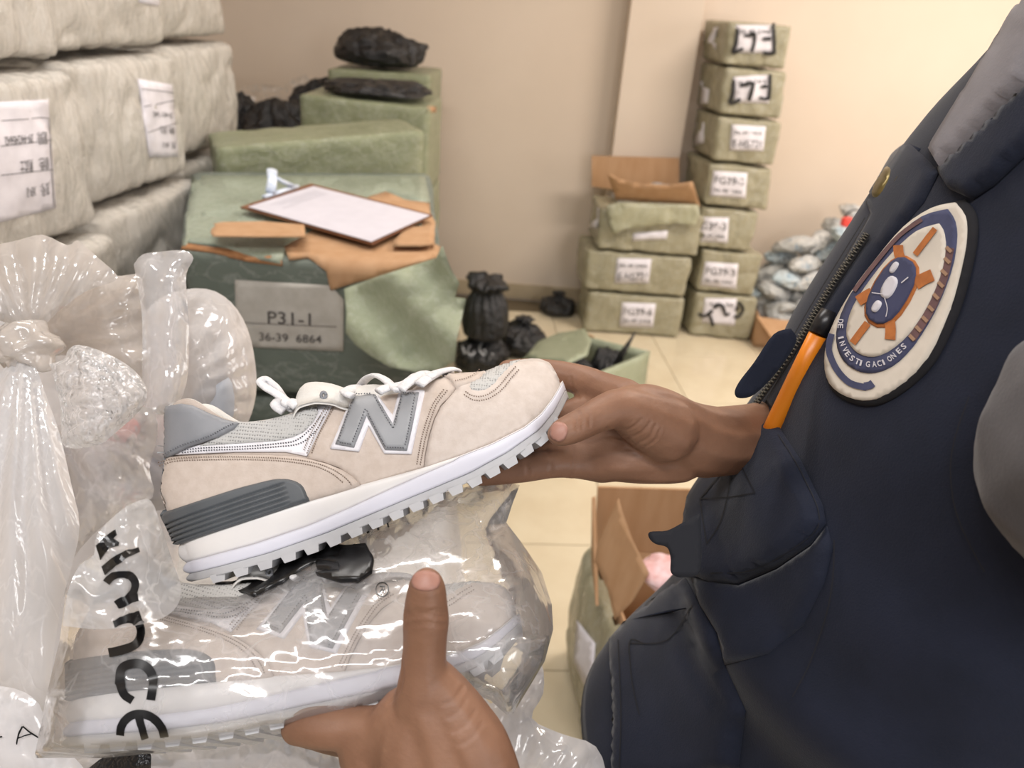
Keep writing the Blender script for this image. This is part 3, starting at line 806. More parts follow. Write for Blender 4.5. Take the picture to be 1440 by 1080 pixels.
for z in (0.443, 0.655): cs += [(0.365, 3.735, z), (0.868, 3.74, z), (0.84, 4.03, z), (0.34, 4.03, z)]
vf = warpbox(cs, r=0.018, n=26, bulge=0.008, amp=0.008, freq=10, seed=90, ridge=0.006)
obj('body', vf, KHAKI, OT); B = bvh(vf)
obj('paper_label', drape([(891, 328), (939, 324), (937, 336), (889, 338)], B, 0.004, 0, 6), PAPER, OT)
obj('paper_label', drape([(823, 288), (832, 290), (829, 320), (821, 318)], B, 0.004, 0, 6), PAPER, OT)
obj('loose_wrap', sheet([(853, 290), (870, 284), (982, 288), (984, 300), (978, 318), (950, 314), (920, 318), (880, 322), (862, 330), (856, 310)], lambda x, y: (Py(x, y, 3.705) - CAMP).dot(FW), 7, 0.012, 14, 3, 0.003), wrapped('khaki_sacking_light', sr(172, 170, 142), sr(158, 156, 128), 600, 1.0, 0.18, 11, 1.0, 0.004), OT)
bf = [Py(x, y, 4.0) for x, y in ((832, 262), (832, 219), (955, 222), (955, 280))]
obj('back_flap', board(bf, 0.006), CARD, OT, smooth=False)
ff = plane_dep(Py(862, 283, 3.74), Py(984, 290, 3.74), Py(915, 262, 3.66))
obj('front_flap', sheet([(853, 242), (872, 252), (900, 258), (940, 260), (974, 255), (985, 290), (940, 286), (866, 281)], lambda x, y: ff(x, y), 8, 0.004, 20, 3, 0.006), CARD, OT)
for k, (x, z, sx) in enumerate(((0.50, 0.70, 0.07), (0.68, 0.71, 0.13))):
    v = [Vector((p.x * sx * (1 + 0.3 * nz(p * 2, k)), p.y * 0.07, p.z * 0.05 * (1 + 0.4 * nz(p * 3, k + 4)))) + Vector((x, 3.87, z)) for p in ICO[4][0]]
    obj('plastic_packet', (v, ICO[4][1]), film('milky_film', (0.86, 0.86, 0.88, 1), 0.45, 0.9, 20), label=['small clear packet peeking out of the opened carton, left one', 'wider clear packet inside the opened carton, right one'][k], cat='packet', group='packets in the opened carton')

# ------------------------------------------------------------------ heap of bagged shoes by the wall
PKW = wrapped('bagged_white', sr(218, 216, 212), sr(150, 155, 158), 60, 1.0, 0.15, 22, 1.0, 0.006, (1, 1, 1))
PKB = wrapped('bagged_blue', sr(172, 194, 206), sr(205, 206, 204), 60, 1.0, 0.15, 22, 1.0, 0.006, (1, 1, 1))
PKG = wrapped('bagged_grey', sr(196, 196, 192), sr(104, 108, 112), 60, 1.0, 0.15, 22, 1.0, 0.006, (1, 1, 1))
def shoepack(loc, rz, ry, L, seed):
    v = []
    for p in ICO[4][0]:
        x, y, z = p.x, p.y, p.z
        toe = 0.5 + 0.5 * x
        hh = 0.055 * (1.15 - 0.55 * toe) if z > 0 else 0.03
        q = Vector((x * L / 2, y * 0.05 * (1 + 0.15 * toe), z * hh))
        q *= 1.08 + 0.22 * nz(p * 2.2, seed) + 0.12 * nz(p * 5, seed + 3) - 0.28 * abs(nz(p * 3.4, seed + 7)) - 0.14 * abs(nz(p * 8, seed + 8))
        v.append(q)
    return xf((v, ICO[4][1]), TR(loc, rz, 0, ry))
random.seed(11)
CC = thing('heap_carton', (1.42, 3.86, 0), 'brown open carton under the heap of bagged shoes', 'carton')
ca, cb, cc_, cd = Vector((1.24, 3.72, 0)), Vector((1.75, 3.70, 0)), Vector((1.77, 4.10, 0)), Vector((1.26, 4.12, 0))
for a, b in ((ca, cb), (cb, cc_), (cc_, cd), (cd, ca)): obj('side_panel', wallp(a, b, 0.001, 0.16, seed=4), CARD, CC)
obj('flap', board([(1.22, 3.72, 0.165), (1.50, 3.70, 0.155), (1.44, 3.58, 0.09), (1.27, 3.60, 0.11)], 0.005), CARD, CC, smooth=False)
heap = []
for lay, (z, x0, x1, ny) in enumerate(((0.045, 1.30, 2.0, 2), (0.115, 1.26, 2.02, 3), (0.185, 1.25, 2.0, 3), (0.255, 1.26, 1.98, 2), (0.325, 1.28, 1.95, 2), (0.395, 1.31, 1.9, 2), (0.46, 1.36, 1.86, 1), (0.525, 1.45, 1.82, 1), (0.585, 1.55, 1.8, 1), (0.64, 1.63, 1.78, 1))):
    nx = max(1, int((x1 - x0) / 0.15))
    for i in range(nx):
        for j in range(ny):
            x = x0 + (i + 0.5 + random.uniform(-.25, .25)) * ((x1 - x0) / nx); yy = 3.72 + (j + 0.5) * 0.34 / ny + lay * 0.012
            heap.append((x, min(4.09, yy), z + random.uniform(-.012, .02)))
hc = Py(1200, 312, 3.85); heap += [(hc.x - 0.02, 3.87, hc.z - 0.085), (hc.x + 0.03, 3.84, hc.z - 0.17)]
for k, (x, y, z) in enumerate(heap):
    mt_, cn = [(PKW, 'white'), (PKB, 'pale blue'), (PKG, 'grey')][k % 3]
    L_ = random.uniform(0.17, 0.23)
    vf = shoepack((x, y, z), random.uniform(-0.9, 0.9) + (pi if random.random() < 0.5 else 0), random.uniform(-0.5, 0.6), L_, k)
    o = obj('bagged_shoe', vf, mt_, label='%s shoe in a crumpled clear bag, among the heap by the wall' % cn, cat='shoe', group='%s bagged shoes in the heap by the wall' % cn)
    if k % 3 != 2:
        B = bvh(vf); c = sum((Vector(p) for p in vf[0]), Vector()) / len(vf[0])
        V, F = [], []; an = random.uniform(-.6, .6)
        for s in range(3):
            pts = []
            for (dx, dz_) in ((0, .014), (.012, -.014), (.020, -.014), (.008, .014)):
                dx += -0.035 + 0.022 * s
                pts.append(c + Vector((dx * cos(an) - dz_ * sin(an), -0.2, dx * sin(an) + dz_ * cos(an) + 0.01)))
            kk = len(V); ok = True
            for p in pts:
                l, n, _, _ = B.ray_cast(p, Vector((0, 1, 0)))
                if l is None: ok = False; break
                V.append(l + n * 0.003)
            if ok: F.append((kk, kk + 1, kk + 2, kk + 3))
            else: V = V[:kk]
        if F: obj('printed_mark', (V, F), simple('mark_grey', sr(84, 84, 90), .5) if k % 2 else simple('mark_blue', sr(120, 150, 172), .5), o, smooth=False)
LAYN = ['floor', 'second', 'third', 'fourth', 'fifth', 'sixth', 'seventh', 'eighth', 'ninth', 'topmost']
ORD = ['first', 'second', 'third', 'fourth', 'fifth', 'sixth', 'seventh', 'eighth', 'ninth', 'tenth', 'eleventh', 'twelfth', 'thirteenth', 'fourteenth', 'fifteenth', 'sixteenth']
shoes = [o for o in COL.objects if o.name.startswith('bagged_shoe')]
byl = {}
for o, (x, y, z) in zip(shoes, heap): byl.setdefault(min(9, max(0, int(round((z - 0.045) / 0.069)))), []).append((x, o))
for l_, lst in byl.items():
    for n_, (x, o) in enumerate(sorted(lst, key=lambda t: t[0])):
        o['label'] = '%s bagged shoe, %s from the left in the %s layer of the heap' % (o['group'].split(' bagged')[0], ORD[n_], LAYN[l_])
# red padded hoop on the heap
hc = Py(1200, 312, 3.85)
HP = thing('red_hoop', (hc.x, 3.85, hc.z - 0.03), 'red clip with a thin dark loop above the heap', 'strap')
obj('loop', tube([Vector((hc.x + 0.05 * cos(a) , 3.85, hc.z + 0.01 + 0.05 * sin(a))) for a in [i * pi / 10 for i in range(-3, 13)]], 0.004, 8), MARK, HP)
obj('clip', xf(rbox(0.05, 0.035, 0.055, r=0.012, n=8, amp=0.004, bulge=0.003), TR((hc.x - 0.035, 3.85, hc.z - 0.03), 0.3)), simple('red_plastic', sr(228, 74, 66), 0.4), HP)

# ================================================================== the sneaker
def frame(ap, bp, da, db, tilt=0.0):
    """shoe frame on its outer side: origin at the heel, U toe-wards, V up, W towards the viewer"""
    A, B_ = P(ap[0], ap[1], da), P(bp[0], bp[1], db)
    U = (B_ - A).normalized(); c = -(ray((ap[0] + bp[0]) / 2, (ap[1] + bp[1]) / 2)).normalized()
    W = (c - U * c.dot(U)).normalized(); V = W.cross(U).normalized()
    if tilt:
        q = Matrix.Rotation(tilt, 3, U); V = q @ V; W = q @ W
    M = Matrix((U, V, W)).transposed().to_4x4(); M.translation = A - W * 0.03
    return M
SF = frame((253, 822), (690, 668), 0.462, 0.482)
SFi = SF.inverted()
def Lw(px, py, w=0.03):
    """local shoe point on plane w seen at a picture point"""
    o = SFi @ CAMP; d = (SFi.to_3x3() @ ray(px, py)); t = (w - o.z) / d.z
    return o + d * t
def G(u, v, w): return SF @ Vector((u, v, w))
def uvtab(pts, w=0.03):
    t = sorted([(Lw(x, y, w).x, Lw(x, y, w).y) for x, y in pts]); return t
UMAX = Lw(791, 548, 0.0).x
TOPT = uvtab([(198, 602), (204, 592), (220, 580), (240, 570), (260, 567.5), (275, 571), (296, 581), (318, 591), (340, 596), (371, 594), (400, 588), (425, 580), (447, 573), (475, 566), (500, 557), (535, 553), (567, 547), (590, 538), (618, 528), (647, 524), (682, 521), (709, 511), (725, 506), (742, 503)], 0.01)
TOPT += uvtab([(756, 504.5), (767, 508), (776, 515), (783, 524), (788, 534), (790.5, 545)], 0.0)
TOPT = sorted(TOPT)
BOTT = uvtab([(213, 722), (236, 769), (300, 748), (360, 728), (438, 704), (509, 684), (598, 660), (647, 644), (691, 627), (736, 604), (760, 585), (778, 562)], 0.034) + uvtab([(789, 540)], 0.0)
BOTT = [(0.0, BOTT[1][1])] + [b for b in BOTT if b[0] > BOTT[1][0]]
def WD(x):
    return slerp([(0, 0.0), (0.008, 0.010), (0.03, 0.0195), (0.07, 0.0265), (0.13, 0.031), (0.25, 0.033), (0.4, 0.034), (0.55, 0.039), (0.7, 0.0445), (0.8, 0.0445), (0.88, 0.0395), (0.94, 0.031), (0.98, 0.019), (0.995, 0.009), (1, 0.0)], x)
def xs(n):
    return [0.5 - 0.5 * cos(pi * i / n) for i in range(n + 1)]
def up_half(x, t):
    c = 1 - min(1, max(0, (x - 0.36) / 0.14))
    p = 4.2 if x < 0.72 else 4.2 - 2.0 * min(1, (x - 0.72) / 0.2)
    g0 = max(0, 1 - t ** p) ** 0.5 * (1 - 0.16 * t)
    g1 = 1 - 0.30 * t ** 1.4
    return WD(x) * 0.93 * (c * g1 + (1 - c) * g0)
UH = lambda v: 0.0
def heelu(x, v):   # the heel leans: back edge of the upper from the picture
    return (0.0135 * max(0, (v - 0.06)) / 0.05 * (1 - min(1, x / 0.35)) ** 2) - 0.004 * exp(-((v - 0.055) / 0.02) ** 2) * (1 - min(1, x / 0.2))
def upper():
    X = xs(90); n = 26; v, f = [], []
    for side in (1, -1):
        k = len(v)
        for x in X:
            u = x * UMAX; b = lerp(BOTT, u) - 0.004; t_ = max(b + 0.002, slerp(TOPT, u))
            for j in range(n + 1):
                t = (j / n); t = 1 - (1 - t) ** 1.5
                vv = b + (t_ - b) * t
                v.append(G(u + heelu(x, vv), vv, side * max(0, up_half(x, t))))
        for i in range(90):
            for j in range(n):
                q = (k + i * (n + 1) + j, k + (i + 1) * (n + 1) + j, k + (i + 1) * (n + 1) + j + 1, k + i * (n + 1) + j + 1)
                f.append(q if side == 1 else q[::-1])
    return v, f
def strip(top, bot, sc, bulge=0.0015, caps=True, n=80):
    """a layer of the sole between two height tables"""
    X = xs(n); v, f = [], []; m_ = 6
    ring = [(1, j) for j in range(m_ + 1)] + [(-1, m_ - j) for j in range(m_ + 1)]
    for x in X:
        u = -0.002 + x * (UMAX + 0.004); a, b = lerp(top, u), lerp(bot, u)
        if a < b + 0.0006: a = b + 0.0006
        for s, j in ring:
            t = j / m_; e = 4 * t * (1 - t)
            w_ = WD(x) * sc + bulge * e * min(1, WD(x) / 0.01)
            v.append(G(u - (0.003 * e if x < 0.02 else 0), b + (a - b) * t, s * w_))
    k = len(ring)
    for i in range(n):
        for j in range(k): f.append((i * k + j, (i + 1) * k + j, (i + 1) * k + (j + 1) % k, i * k + (j + 1) % k)[::-1])
    return v, f
SUEDE = simple('beige_suede', sr(202, 189, 179), 0.9, sr(193, 179, 168), 160, 700, 0.35, 0.0006, spec=0.2, sheen=0.25)
SUEDE2 = simple('beige_suede_toe', sr(208, 197, 189), 0.9, sr(199, 187, 178), 160, 700, 0.35, 0.0006, spec=0.2, sheen=0.25)
GREYL = simple('grey_leather', sr(134, 136, 141), 0.5, sr(128, 130, 135), 60, 900, 0.1, 0.0003)
GREYN = simple('grey_leather_mark', sr(147, 149, 153), 0.45, sr(142, 144, 148), 60, 900, 0.1, 0.0003)
WHITEL = simple('white_leather', sr(226, 224, 228), 0.4, sr(220, 218, 224), 60)
FOAM1 = simple('white_foam', sr(224, 221, 219), 0.32, sr(219, 216, 215), 40)
FOAM2 = simple('cool_white_foam', sr(213, 213, 224), 0.4, sr(209, 209, 220), 40)
RUBBER = simple('grey_white_rubber', sr(188, 188, 190), 0.45, sr(178, 178, 181), 60)
DARKI = simple('dark_grey_insert', sr(84, 88, 92), 0.5, sr(78, 82, 86), 60)
LACE = simple('white_lace', sr(232, 231, 232), 0.8, sr(214, 213, 216), 300, 900, 0.8, 0.001)
LINING = simple('pale_lining', sr(214, 212, 208), 0.9, sr(204, 202, 198), 80, 600, 0.4, 0.001)
THREAD = simple('beige_thread', sr(138, 122, 110), 0.8)
THREADG = simple('grey_thread', sr(96, 98, 104), 0.8)
def meshmat():
    mt, nt, p = nmat('grey_mesh_fabric'); tc = nt.nodes.new('ShaderNodeTexCoord')
    vo = nt.nodes.new('ShaderNodeTexVoronoi'); vo.inputs['Scale'].default_value = 620; vo.inputs['Randomness'].default_value = 0.25
    link(nt, tc.outputs['Object'], vo.inputs['Vector'])
    r = ramp(nt, vo.outputs['Distance'], [(0.18, sr(132, 132, 130)), (0.42, sr(190, 189, 187))])
    link(nt, r.outputs[0], p.inputs['Base Color']); p.inputs['Roughness'].default_value = 0.85
    b = bump(nt, vo.outputs['Distance'], 0.6, 0.0006); link(nt, b.outputs[0], p.inputs['Normal']); return mt
MESHM = meshmat()
sc_ = G(0.13, 0.04, 0)
SH = thing('sneaker', sc_, 'bare beige sneaker with grey N mark, held by its toe', 'shoe', 'pair of beige sneakers')
upv = upper(); BU = bvh(upv)
# keep only the side turned to the viewer for laying panels on
obj('upper', upv, SUEDE, SH)
SEAM = [(253, 793.5), (358, 765), (436, 738.5), (500, 711), (560, 683.5), (605, 664), (645, 647)]
LOWB = [(253, 811), (310, 796), (377, 777.5), (459, 749), (560, 706.5), (600, 690), (660, 665), (713, 636), (758, 604), (780, 578)]
seamT = uvtab(SEAM, 0.034); seamT = seamT + [b for b in BOTT if b[0] > seamT[-1][0]]
lowT = uvtab(LOWB, 0.036) + uvtab([(790.5, 553)], 0.0)
ms1 = strip([(a, b + 0.001) for a, b in BOTT], seamT, 1.0, 0.001); obj('midsole_upper_layer', ms1, FOAM1, SH)
ms2 = strip(seamT, lowT, 1.045, 0.0006); obj('midsole_lower_layer', ms2, FOAM2, SH, label='cooler white lower midsole layer')
outT = [(a, b - 0.0052) for a, b in lowT]
out_ = strip(lowT, outT, 1.02, 0.0); obj('outsole', out_, RUBBER, SH)
lug = 0
for k in range(23):
    u = 0.022 + k * 0.0152 - 0.00012 * k * k
    if u > UMAX - 0.012: break
    b = lerp(outT, u); sl = (lerp(outT, u + 0.004) - lerp(outT, u - 0.004)) / 0.008
    hw = WD(u / UMAX) * 1.03; h_ = 0.0040
    v, f = [], []
    ang = atan2(sl, 1); du = 0.0048
    for s in (-1, 1):
        for (a, c) in ((-du, 0.001), (du, 0.001), (du * 0.72, -h_), (-du * 0.72, -h_)):
            v.append(G(u + a * cos(ang) - c * sin(ang), b + a * sin(ang) + c * cos(ang), s * hw))
    f = [(0, 1, 2, 3), (7, 6, 5, 4), (0, 4, 5, 1), (1, 5, 6, 2), (2, 6, 7, 3), (3, 7, 4, 0)]
    obj('tread_lug', (v, f), RUBBER, SH, smooth=False)
def pt(name, poly, mat, off, thick=0.0, step=5, rnd=0.0, label=None, par=None):
    return obj(name, drape(poly, BU, off, thick, step, 0.48, rnd), mat, par or SH, label=label)
S_ = lambda p, n=5: smoothpts(p, n)
# panels, outermost last
collar = [(332, 593), (345, 594.5), (371, 592.5), (415, 582), (438, 575), (446, 576), (448, 583), (441, 596), (428, 609), (412, 616), (390, 621), (345, 624), (282, 628), (300, 618), (320, 606)]
white = [(247, 640), (262, 631), (282, 626), (345, 622), (390, 619), (412, 614), (428, 606), (441, 594), (448, 581), (446, 573), (462, 568), (470, 568), (464, 580), (452, 602), (440, 628), (432, 642), (402, 636), (331, 636)]
pt('white_band', white, WHITEL, 0.0010, 0.0006, 4)
pt('collar_panel', collar, MESHM, 0.0018, 0.0008, 4, 5, label='grey mesh collar panel')
midp = [(470, 567.5), (500, 560), (536, 556), (568, 550), (590, 542), (620, 530), (632, 535), (641, 549), (632, 560), (620, 571), (610, 592), (603, 615), (598, 640), (596, 658), (560, 669), (509, 684), (497, 671), (478, 658), (455, 650), (432, 645), (440, 628), (452, 604), (463, 582)]
pt('side_panel', midp, SUEDE, 0.0016, 0.0008, 6, 4)
toe = [(624, 527), (650, 526), (682, 524), (705, 514), (722, 509), (742, 506), (757, 508), (768, 513), (778, 523), (784, 535), (783, 550), (776, 562), (760, 582), (736, 603), (691, 626), (647, 643), (598, 659), (600, 640), (606, 612), (613, 590), (624, 571), (634, 560), (642, 550), (632, 536)]
pt('toe_panel', toe, SUEDE2, 0.0022, 0.0010, 7, 4)
vamp = [(622, 529), (640, 526), (665, 525), (682, 524), (678, 534), (672, 540), (658, 545), (648, 548), (642, 550), (634, 538)]
pt('vamp_overlay', vamp, SUEDE, 0.0032, 0.0008, 4, 3)
tmesh = [(657, 545), (676, 535), (684, 524), (700, 517), (718, 510), (732, 507), (722, 518), (709, 530), (698, 543), (685, 553), (672, 556), (662, 553)]
pt('toe_mesh', tmesh, MESHM, 0.0030, 0.0006, 4, 3, label='grey mesh window on the toe')
rear = [(196, 671), (204, 662), (216, 658), (228, 648), (245, 643), (291, 640), (345, 641), (380, 641.5), (415, 643), (438, 647), (462, 653), (482, 661), (498, 671), (509, 684), (470, 696), (437, 705), (360, 728), (300, 748), (238, 768), (228, 766), (212, 742), (202, 720), (196, 695)]
pt('heel_panel', rear, SUEDE, 0.0030, 0.0012, 7, 5)
tab = [(188, 608), (198, 594), (220, 582), (240, 572), (260, 569), (275, 572), (296, 583), (318, 592), (338, 597), (331, 605), (309, 616), (290, 622), (269, 629), (252, 638), (243, 643), (228, 648), (216, 658), (208, 670), (196, 671), (192, 650), (189, 627)]
pt('heel_tab', tab, GREYL, 0.0040, 0.0012, 6, 5, label='grey leather heel tab')
Nn = [(498.5, 560.4), (530.4, 559.6), (554.4, 587.4), (563.7, 556), (599.3, 554.1), (580, 639.3), (542.2, 638.5), (520, 600.7), (506.7, 636), (466.7, 632.3)]
nb = pt('letter_backing', Nn, WHITEL, 0.0030, 0.0010, 4, label='white backing of the N mark')
Ni = [(500.5, 562.5), (529, 561.8), (555.3, 599.3), (567.5, 560), (592.6, 558.5), (574.5, 635), (543.7, 634), (518, 589), (500.7, 631), (474.4, 626.7)]
Ni0 = Ni
pt('letter_mark', Ni, GREYN, 0.0048, 0.0012, 4, 2, label='grey leather letter N', par=None)
def ribs():
    poly = S_([(206, 728), (240, 717), (269, 708), (335, 687.5), (360, 681), (385, 675), (400, 674), (411, 675), (422, 679), (430, 686), (436, 700)], 3) + [(437, 705), (400, 717), (336, 738), (238, 770), (230, 772), (216, 750)]
    p2, tr = tri2d(poly, 1.7); a, b = Vector((238, 770)), Vector((437, 705)); d = (b - a).normalized(); nn = Vector((d.y, -d.x))
    top = []; v = []; base = []
    for x, y in p2:
        q = Vector((x, y)) - a; h_ = q.dot(nn); s = q.dot(d)
        l, n = hitn(BU, x, y, 0.48); e = min(1, edged(poly, x, y) / 3.5)
        g = 0.0
        if 4 < h_ < 38 and s < 198 - 0.6 * abs(h_ - 16): g = max(0, sin((h_ - 4) / 34 * 5 * 2 * pi)) * 0.0020 * min(1, max(0, (186 - s) / 14))
        top.append(l + n * (0.0036 + 0.0026 * e - g)); base.append(l)
    f = []
    for q in tr:
        A, B2_, C_ = (top[i] for i in q); f.append(q if (B2_ - A).cross(C_ - A).dot(A - CAMP) < 0 else q[::-1])
    es = {(q[i], q[(i + 1) % 3]) for q in f for i in range(3)}; v = list(top); mp = {}
    for a_, b_ in [e for e in es if (e[1], e[0]) not in es]:
        for i in (a_, b_):
            if i not in mp: mp[i] = len(v); v.append(base[i])
        f.append((b_, a_, mp[a_], mp[b_]))
    return v, f
obj('heel_insert', ribs(), DARKI, SH, label='dark grey ribbed heel insert')
def stitches(lines, sp=3.2, wd=1.5, off=0.0045, mat=None, name='stitching'):
    V, F = [], []
    for pts in lines:
        pts = smoothpts(pts, 8); acc = 0.0; last = pts[0]; pos = [pts[0]]
        for p in pts[1:]:
            d = math.hypot(p[0] - last[0], p[1] - last[1])
            while acc + d >= sp:
                t = (sp - acc) / d; last = (last[0] + (p[0] - last[0]) * t, last[1] + (p[1] - last[1]) * t); pos.append(last); d = math.hypot(p[0] - last[0], p[1] - last[1]); acc = 0
            acc += d; last = p
        for i in range(len(pos) - 1):
            a, b = Vector(pos[i]), Vector(pos[i + 1]); t = (b - a).normalized(); m2 = (a + b) / 2; nn = Vector((-t.y, t.x))
            L = sp * 0.28; k = len(V)
            l0, n0 = hitn(BU, m2.x, m2.y, 0.48)
            for du, dv in ((-L, -wd / 2), (L, -wd / 2), (L, wd / 2), (-L, wd / 2)):
                q = m2 + t * du + nn * dv; l, n = hitn(BU, q.x, q.y, 0.48); V.append(l + n0 * off)
            l, n = l0, n0; V.append(l0 + n0 * (off + 0.0005))
            F += [(k, k + 1, k + 4), (k + 1, k + 2, k + 4), (k + 2, k + 3, k + 4), (k + 3, k, k + 4)]
    return obj(name, (V, F), mat or THREAD, SH, smooth=False, kind='stuff')
stitches([[(230, 653), (250, 646), (291, 644), (380, 645.5), (438, 651), (470, 661), (490, 674), (498, 684)], [(226, 661), (250, 650), (291, 648), (380, 649), (436, 655), (466, 665), (486, 680)]], 3.2, 1.7, 0.0047)
stitches([[(631, 552), (616, 570), (607, 592), (600, 615), (595, 640), (592, 656)], [(626, 551), (611, 570), (602, 592), (595, 615), (590, 640), (587, 657)]], 3.2, 1.7, 0.0029)
stitches([[(466, 574), (454, 594), (443, 615), (433, 640)], [(471, 576), (459, 596), (448, 617), (439, 641)], [(462, 573), (450, 590), (438, 612), (428, 636)]], 3.2, 1.7, 0.0030)
stitches([[(654, 555), (668, 562), (686, 559), (702, 548), (714, 534), (726, 521)], [(652, 559), (668, 567), (688, 564), (706, 552), (719, 537), (731, 524)]], 3.2, 1.7, 0.0038)
stitches([[(640, 543), (655, 540), (668, 534), (676, 527)]], 3.0, 1.0, 0.0045)
stitches([[(240, 641), (262, 628), (295, 617), (322, 603), (334, 598)]], 3.4, 1.3, 0.0056, THREADG, 'heel_tab_stitching')
stitches([[(258, 633.5), (290, 630.5), (340, 629), (390, 625), (418, 620), (440, 602), (452, 586)], [(258, 637), (290, 634), (340, 632.5), (392, 629), (424, 624), (446, 606), (456, 588)]], 3.6, 1.7, 0.0021, THREADG, 'band_stitching')
def inset(poly, k):
    n = len(poly); area_ = sum(poly[i][0] * poly[(i + 1) % n][1] - poly[(i + 1) % n][0] * poly[i][1] for i in range(n)); s = 1 if area_ > 0 else -1; out = []
    for i in range(n):
        a, b, c = Vector(poly[i - 1]), Vector(poly[i]), Vector(poly[(i + 1) % n])
        n1 = Vector((-(b - a).y, (b - a).x)).normalized() * s; n2 = Vector((-(c - b).y, (c - b).x)).normalized() * s
        m_ = (n1 + n2); m_ = m_ / max(0.3, m_.dot(n1)) if m_.length > 0 else n1
        out.append(tuple(b + m_ * k))
    return out
ni = inset(Ni, 3.2); V_ = []
stitches([[ni[i], tuple((Vector(ni[i]) + Vector(ni[(i + 1) % 10])) / 2), ni[(i + 1) % 10]] for i in range(10)], 3.6, 1.4, 0.0064, THREADG, 'letter_stitching')
# embossed writing fragment on the heel tab
obj('embossed_mark', join(strokes([(1.3, [(211, 634), (206, 635), (207, 643), (212, 642)])], BU, 1.3, 0.0058, 0.48), strokes([[(214, 635), (223, 635), (222, 629), (215, 629), (214, 637), (222, 639)]], BU, 1.2, 0.0058, 0.48),
    strokes([[(225, 630), (228, 624)], [(228, 631), (231, 622)], [(223, 626), (226, 620)]], BU, 0.9, 0.0058, 0.48)), simple('emboss', sr(176, 178, 180), 0.5), SH)
# collar lining
def lining():
    X = [i / 40 * 0.46 for i in range(41)]; v, f = [], []; n = 10
    prof = [(0.0, 0.0, 0), (0.25, 0.0004, 0.0022), (0.6, -0.0008, 0.0045), (1.0, -0.005, 0.0055), (1, -0.012, 0.0055), (1, -0.025, 0.005), (1, -0.045, 0.004)]
    for side in (1, -1):
        k = len(v)
        for x in X:
            u = x * UMAX; tp = slerp(TOPT, u); w0 = up_half(x, 1.0)
            for (a, dv, dw) in prof:
                vv = tp + dv; v.append(G(u + heelu(x, tp) + min(0.006, dw) * (1 if x < 0.03 else 0), vv, side * max(0, w0 - dw)))
        m_ = len(prof)
        for i in range(40):
            for j in range(m_ - 1):
                q = (k + i * m_ + j, k + (i + 1) * m_ + j, k + (i + 1) * m_ + j + 1, k + i * m_ + j + 1); f.append(q if side == 1 else q[::-1])
    m_ = len(prof)
    for i in range(40):
        a, b = i * m_ + m_ - 1, (i + 1) * m_ + m_ - 1; k = 41 * m_
        f.append((a, b, b + k, a + k))
    return v, f
obj('collar_lining', lining(), LINING, SH)
# tongue
def tongue():
    v, f = [], []; cl = smoothpts([(0, 422, 552), (0, 430, 540), (0, 447, 537), (0, 468, 540), (0, 490, 547), (0, 515, 541), (0, 545, 541), (0, 575, 541), (0, 600, 536), (0, 622, 533)], 3); n = 12
    for (_, px, py) in cl:
        c = Lw(px, py, 0.0)
        wmax = 0.027 if px < 480 else 0.027 - 0.010 * (px - 480) / 140
        for layer in (0, 1):
            for i in range(n + 1):
                s = -1 + 2 * i / n; w_ = s * wmax; 
                v.append(G(c.x + 0.001 * nz((s * 3, px * 0.1, 0)) - (0.004 * s * s if px < 440 else 0), c.y - 0.017 * s * s - layer * 0.0055 * (1 - s ** 8 * 0.7) , w_))
    m_ = 2 * (n + 1); K = len(cl)
    for r in range(K - 1):
        for i in range(n):
            a = r * m_ + i; f.append((a, a + 1, a + m_ + 1, a + m_)); b = a + n + 1; f.append((b, b + m_, b + m_ + 1, b + 1))
        for i in (0, n): a = r * m_ + i; q = (a, a + m_, a + m_ + n + 1, a + n + 1); f.append(q)
    for r in (0, K - 1):
        for i in range(n): a = r * m_ + i; f.append((a, a + n + 1, a + n + 2, a + 1))
    return v, f
TG = tongue(); to = obj('tongue', TG, LINING, SH)
obj('pull_eyelet', tube([SF @ (Lw(455 + 3.5 * cos(a), 556 + 4.5 * sin(a), 0.024)) for a in [k * pi / 6 for k in range(13)]], 0.0011, 6), GREYL, to)
def lace(pts, r, flat=0.45, n=5):
    sp = smoothpts([(x, y, w_) for x, y, w_ in pts], n)
    return tube([SF @ Lw(x, y, w_) for x, y, w_ in sp], r, 10, flat)
for pts, r in [([(496, 557, 0.031), (489, 554, 0.029), (487, 551, 0.020), (500, 545, 0.0), (512, 546, -0.02)], 0.0042),
               ([(532, 551, 0.031), (545, 545, 0.027), (570, 540, 0.018), (584, 530, 0.006), (590, 529, -0.01), (592, 535, -0.026)], 0.0040),
               ([(560, 549, 0.033), (554, 545, 0.028), (540, 533, 0.012), (527, 528, 0.0), (515, 533, -0.012), (505, 545, -0.026)], 0.0036),
               ([(590, 541, 0.034), (600, 533, 0.028), (614, 525, 0.016), (630, 522, 0.0), (632, 526, -0.02)], 0.0038),
               ([(563, 548, 0.034), (575, 537, 0.030), (590, 528, 0.020), (602, 525, 0.006), (606, 530, -0.02)], 0.0040),
               ([(602, 531, 0.028), (618, 523, 0.018), (636, 519, 0.010), (645, 521, 0.004)], 0.0030),
               ([(420, 572, 0.022), (410, 566, 0.020), (404, 570, 0.018), (412, 576, 0.014), (430, 575, 0.006)], 0.0056),
               ([(412, 572, 0.020), (398, 560, 0.018), (386, 552, 0.016), (376, 546, 0.014), (368, 538, 0.012), (374, 533, 0.010), (384, 540, 0.008), (394, 550, 0.006), (402, 562, 0.002), (408, 574, 0.0)], 0.0040),
               ([(400, 578, 0.021), (392, 572, 0.021), (396, 564, 0.020), (408, 568, 0.02)], 0.0056)]:
    obj('lace', lace(pts, r), LACE, SH)

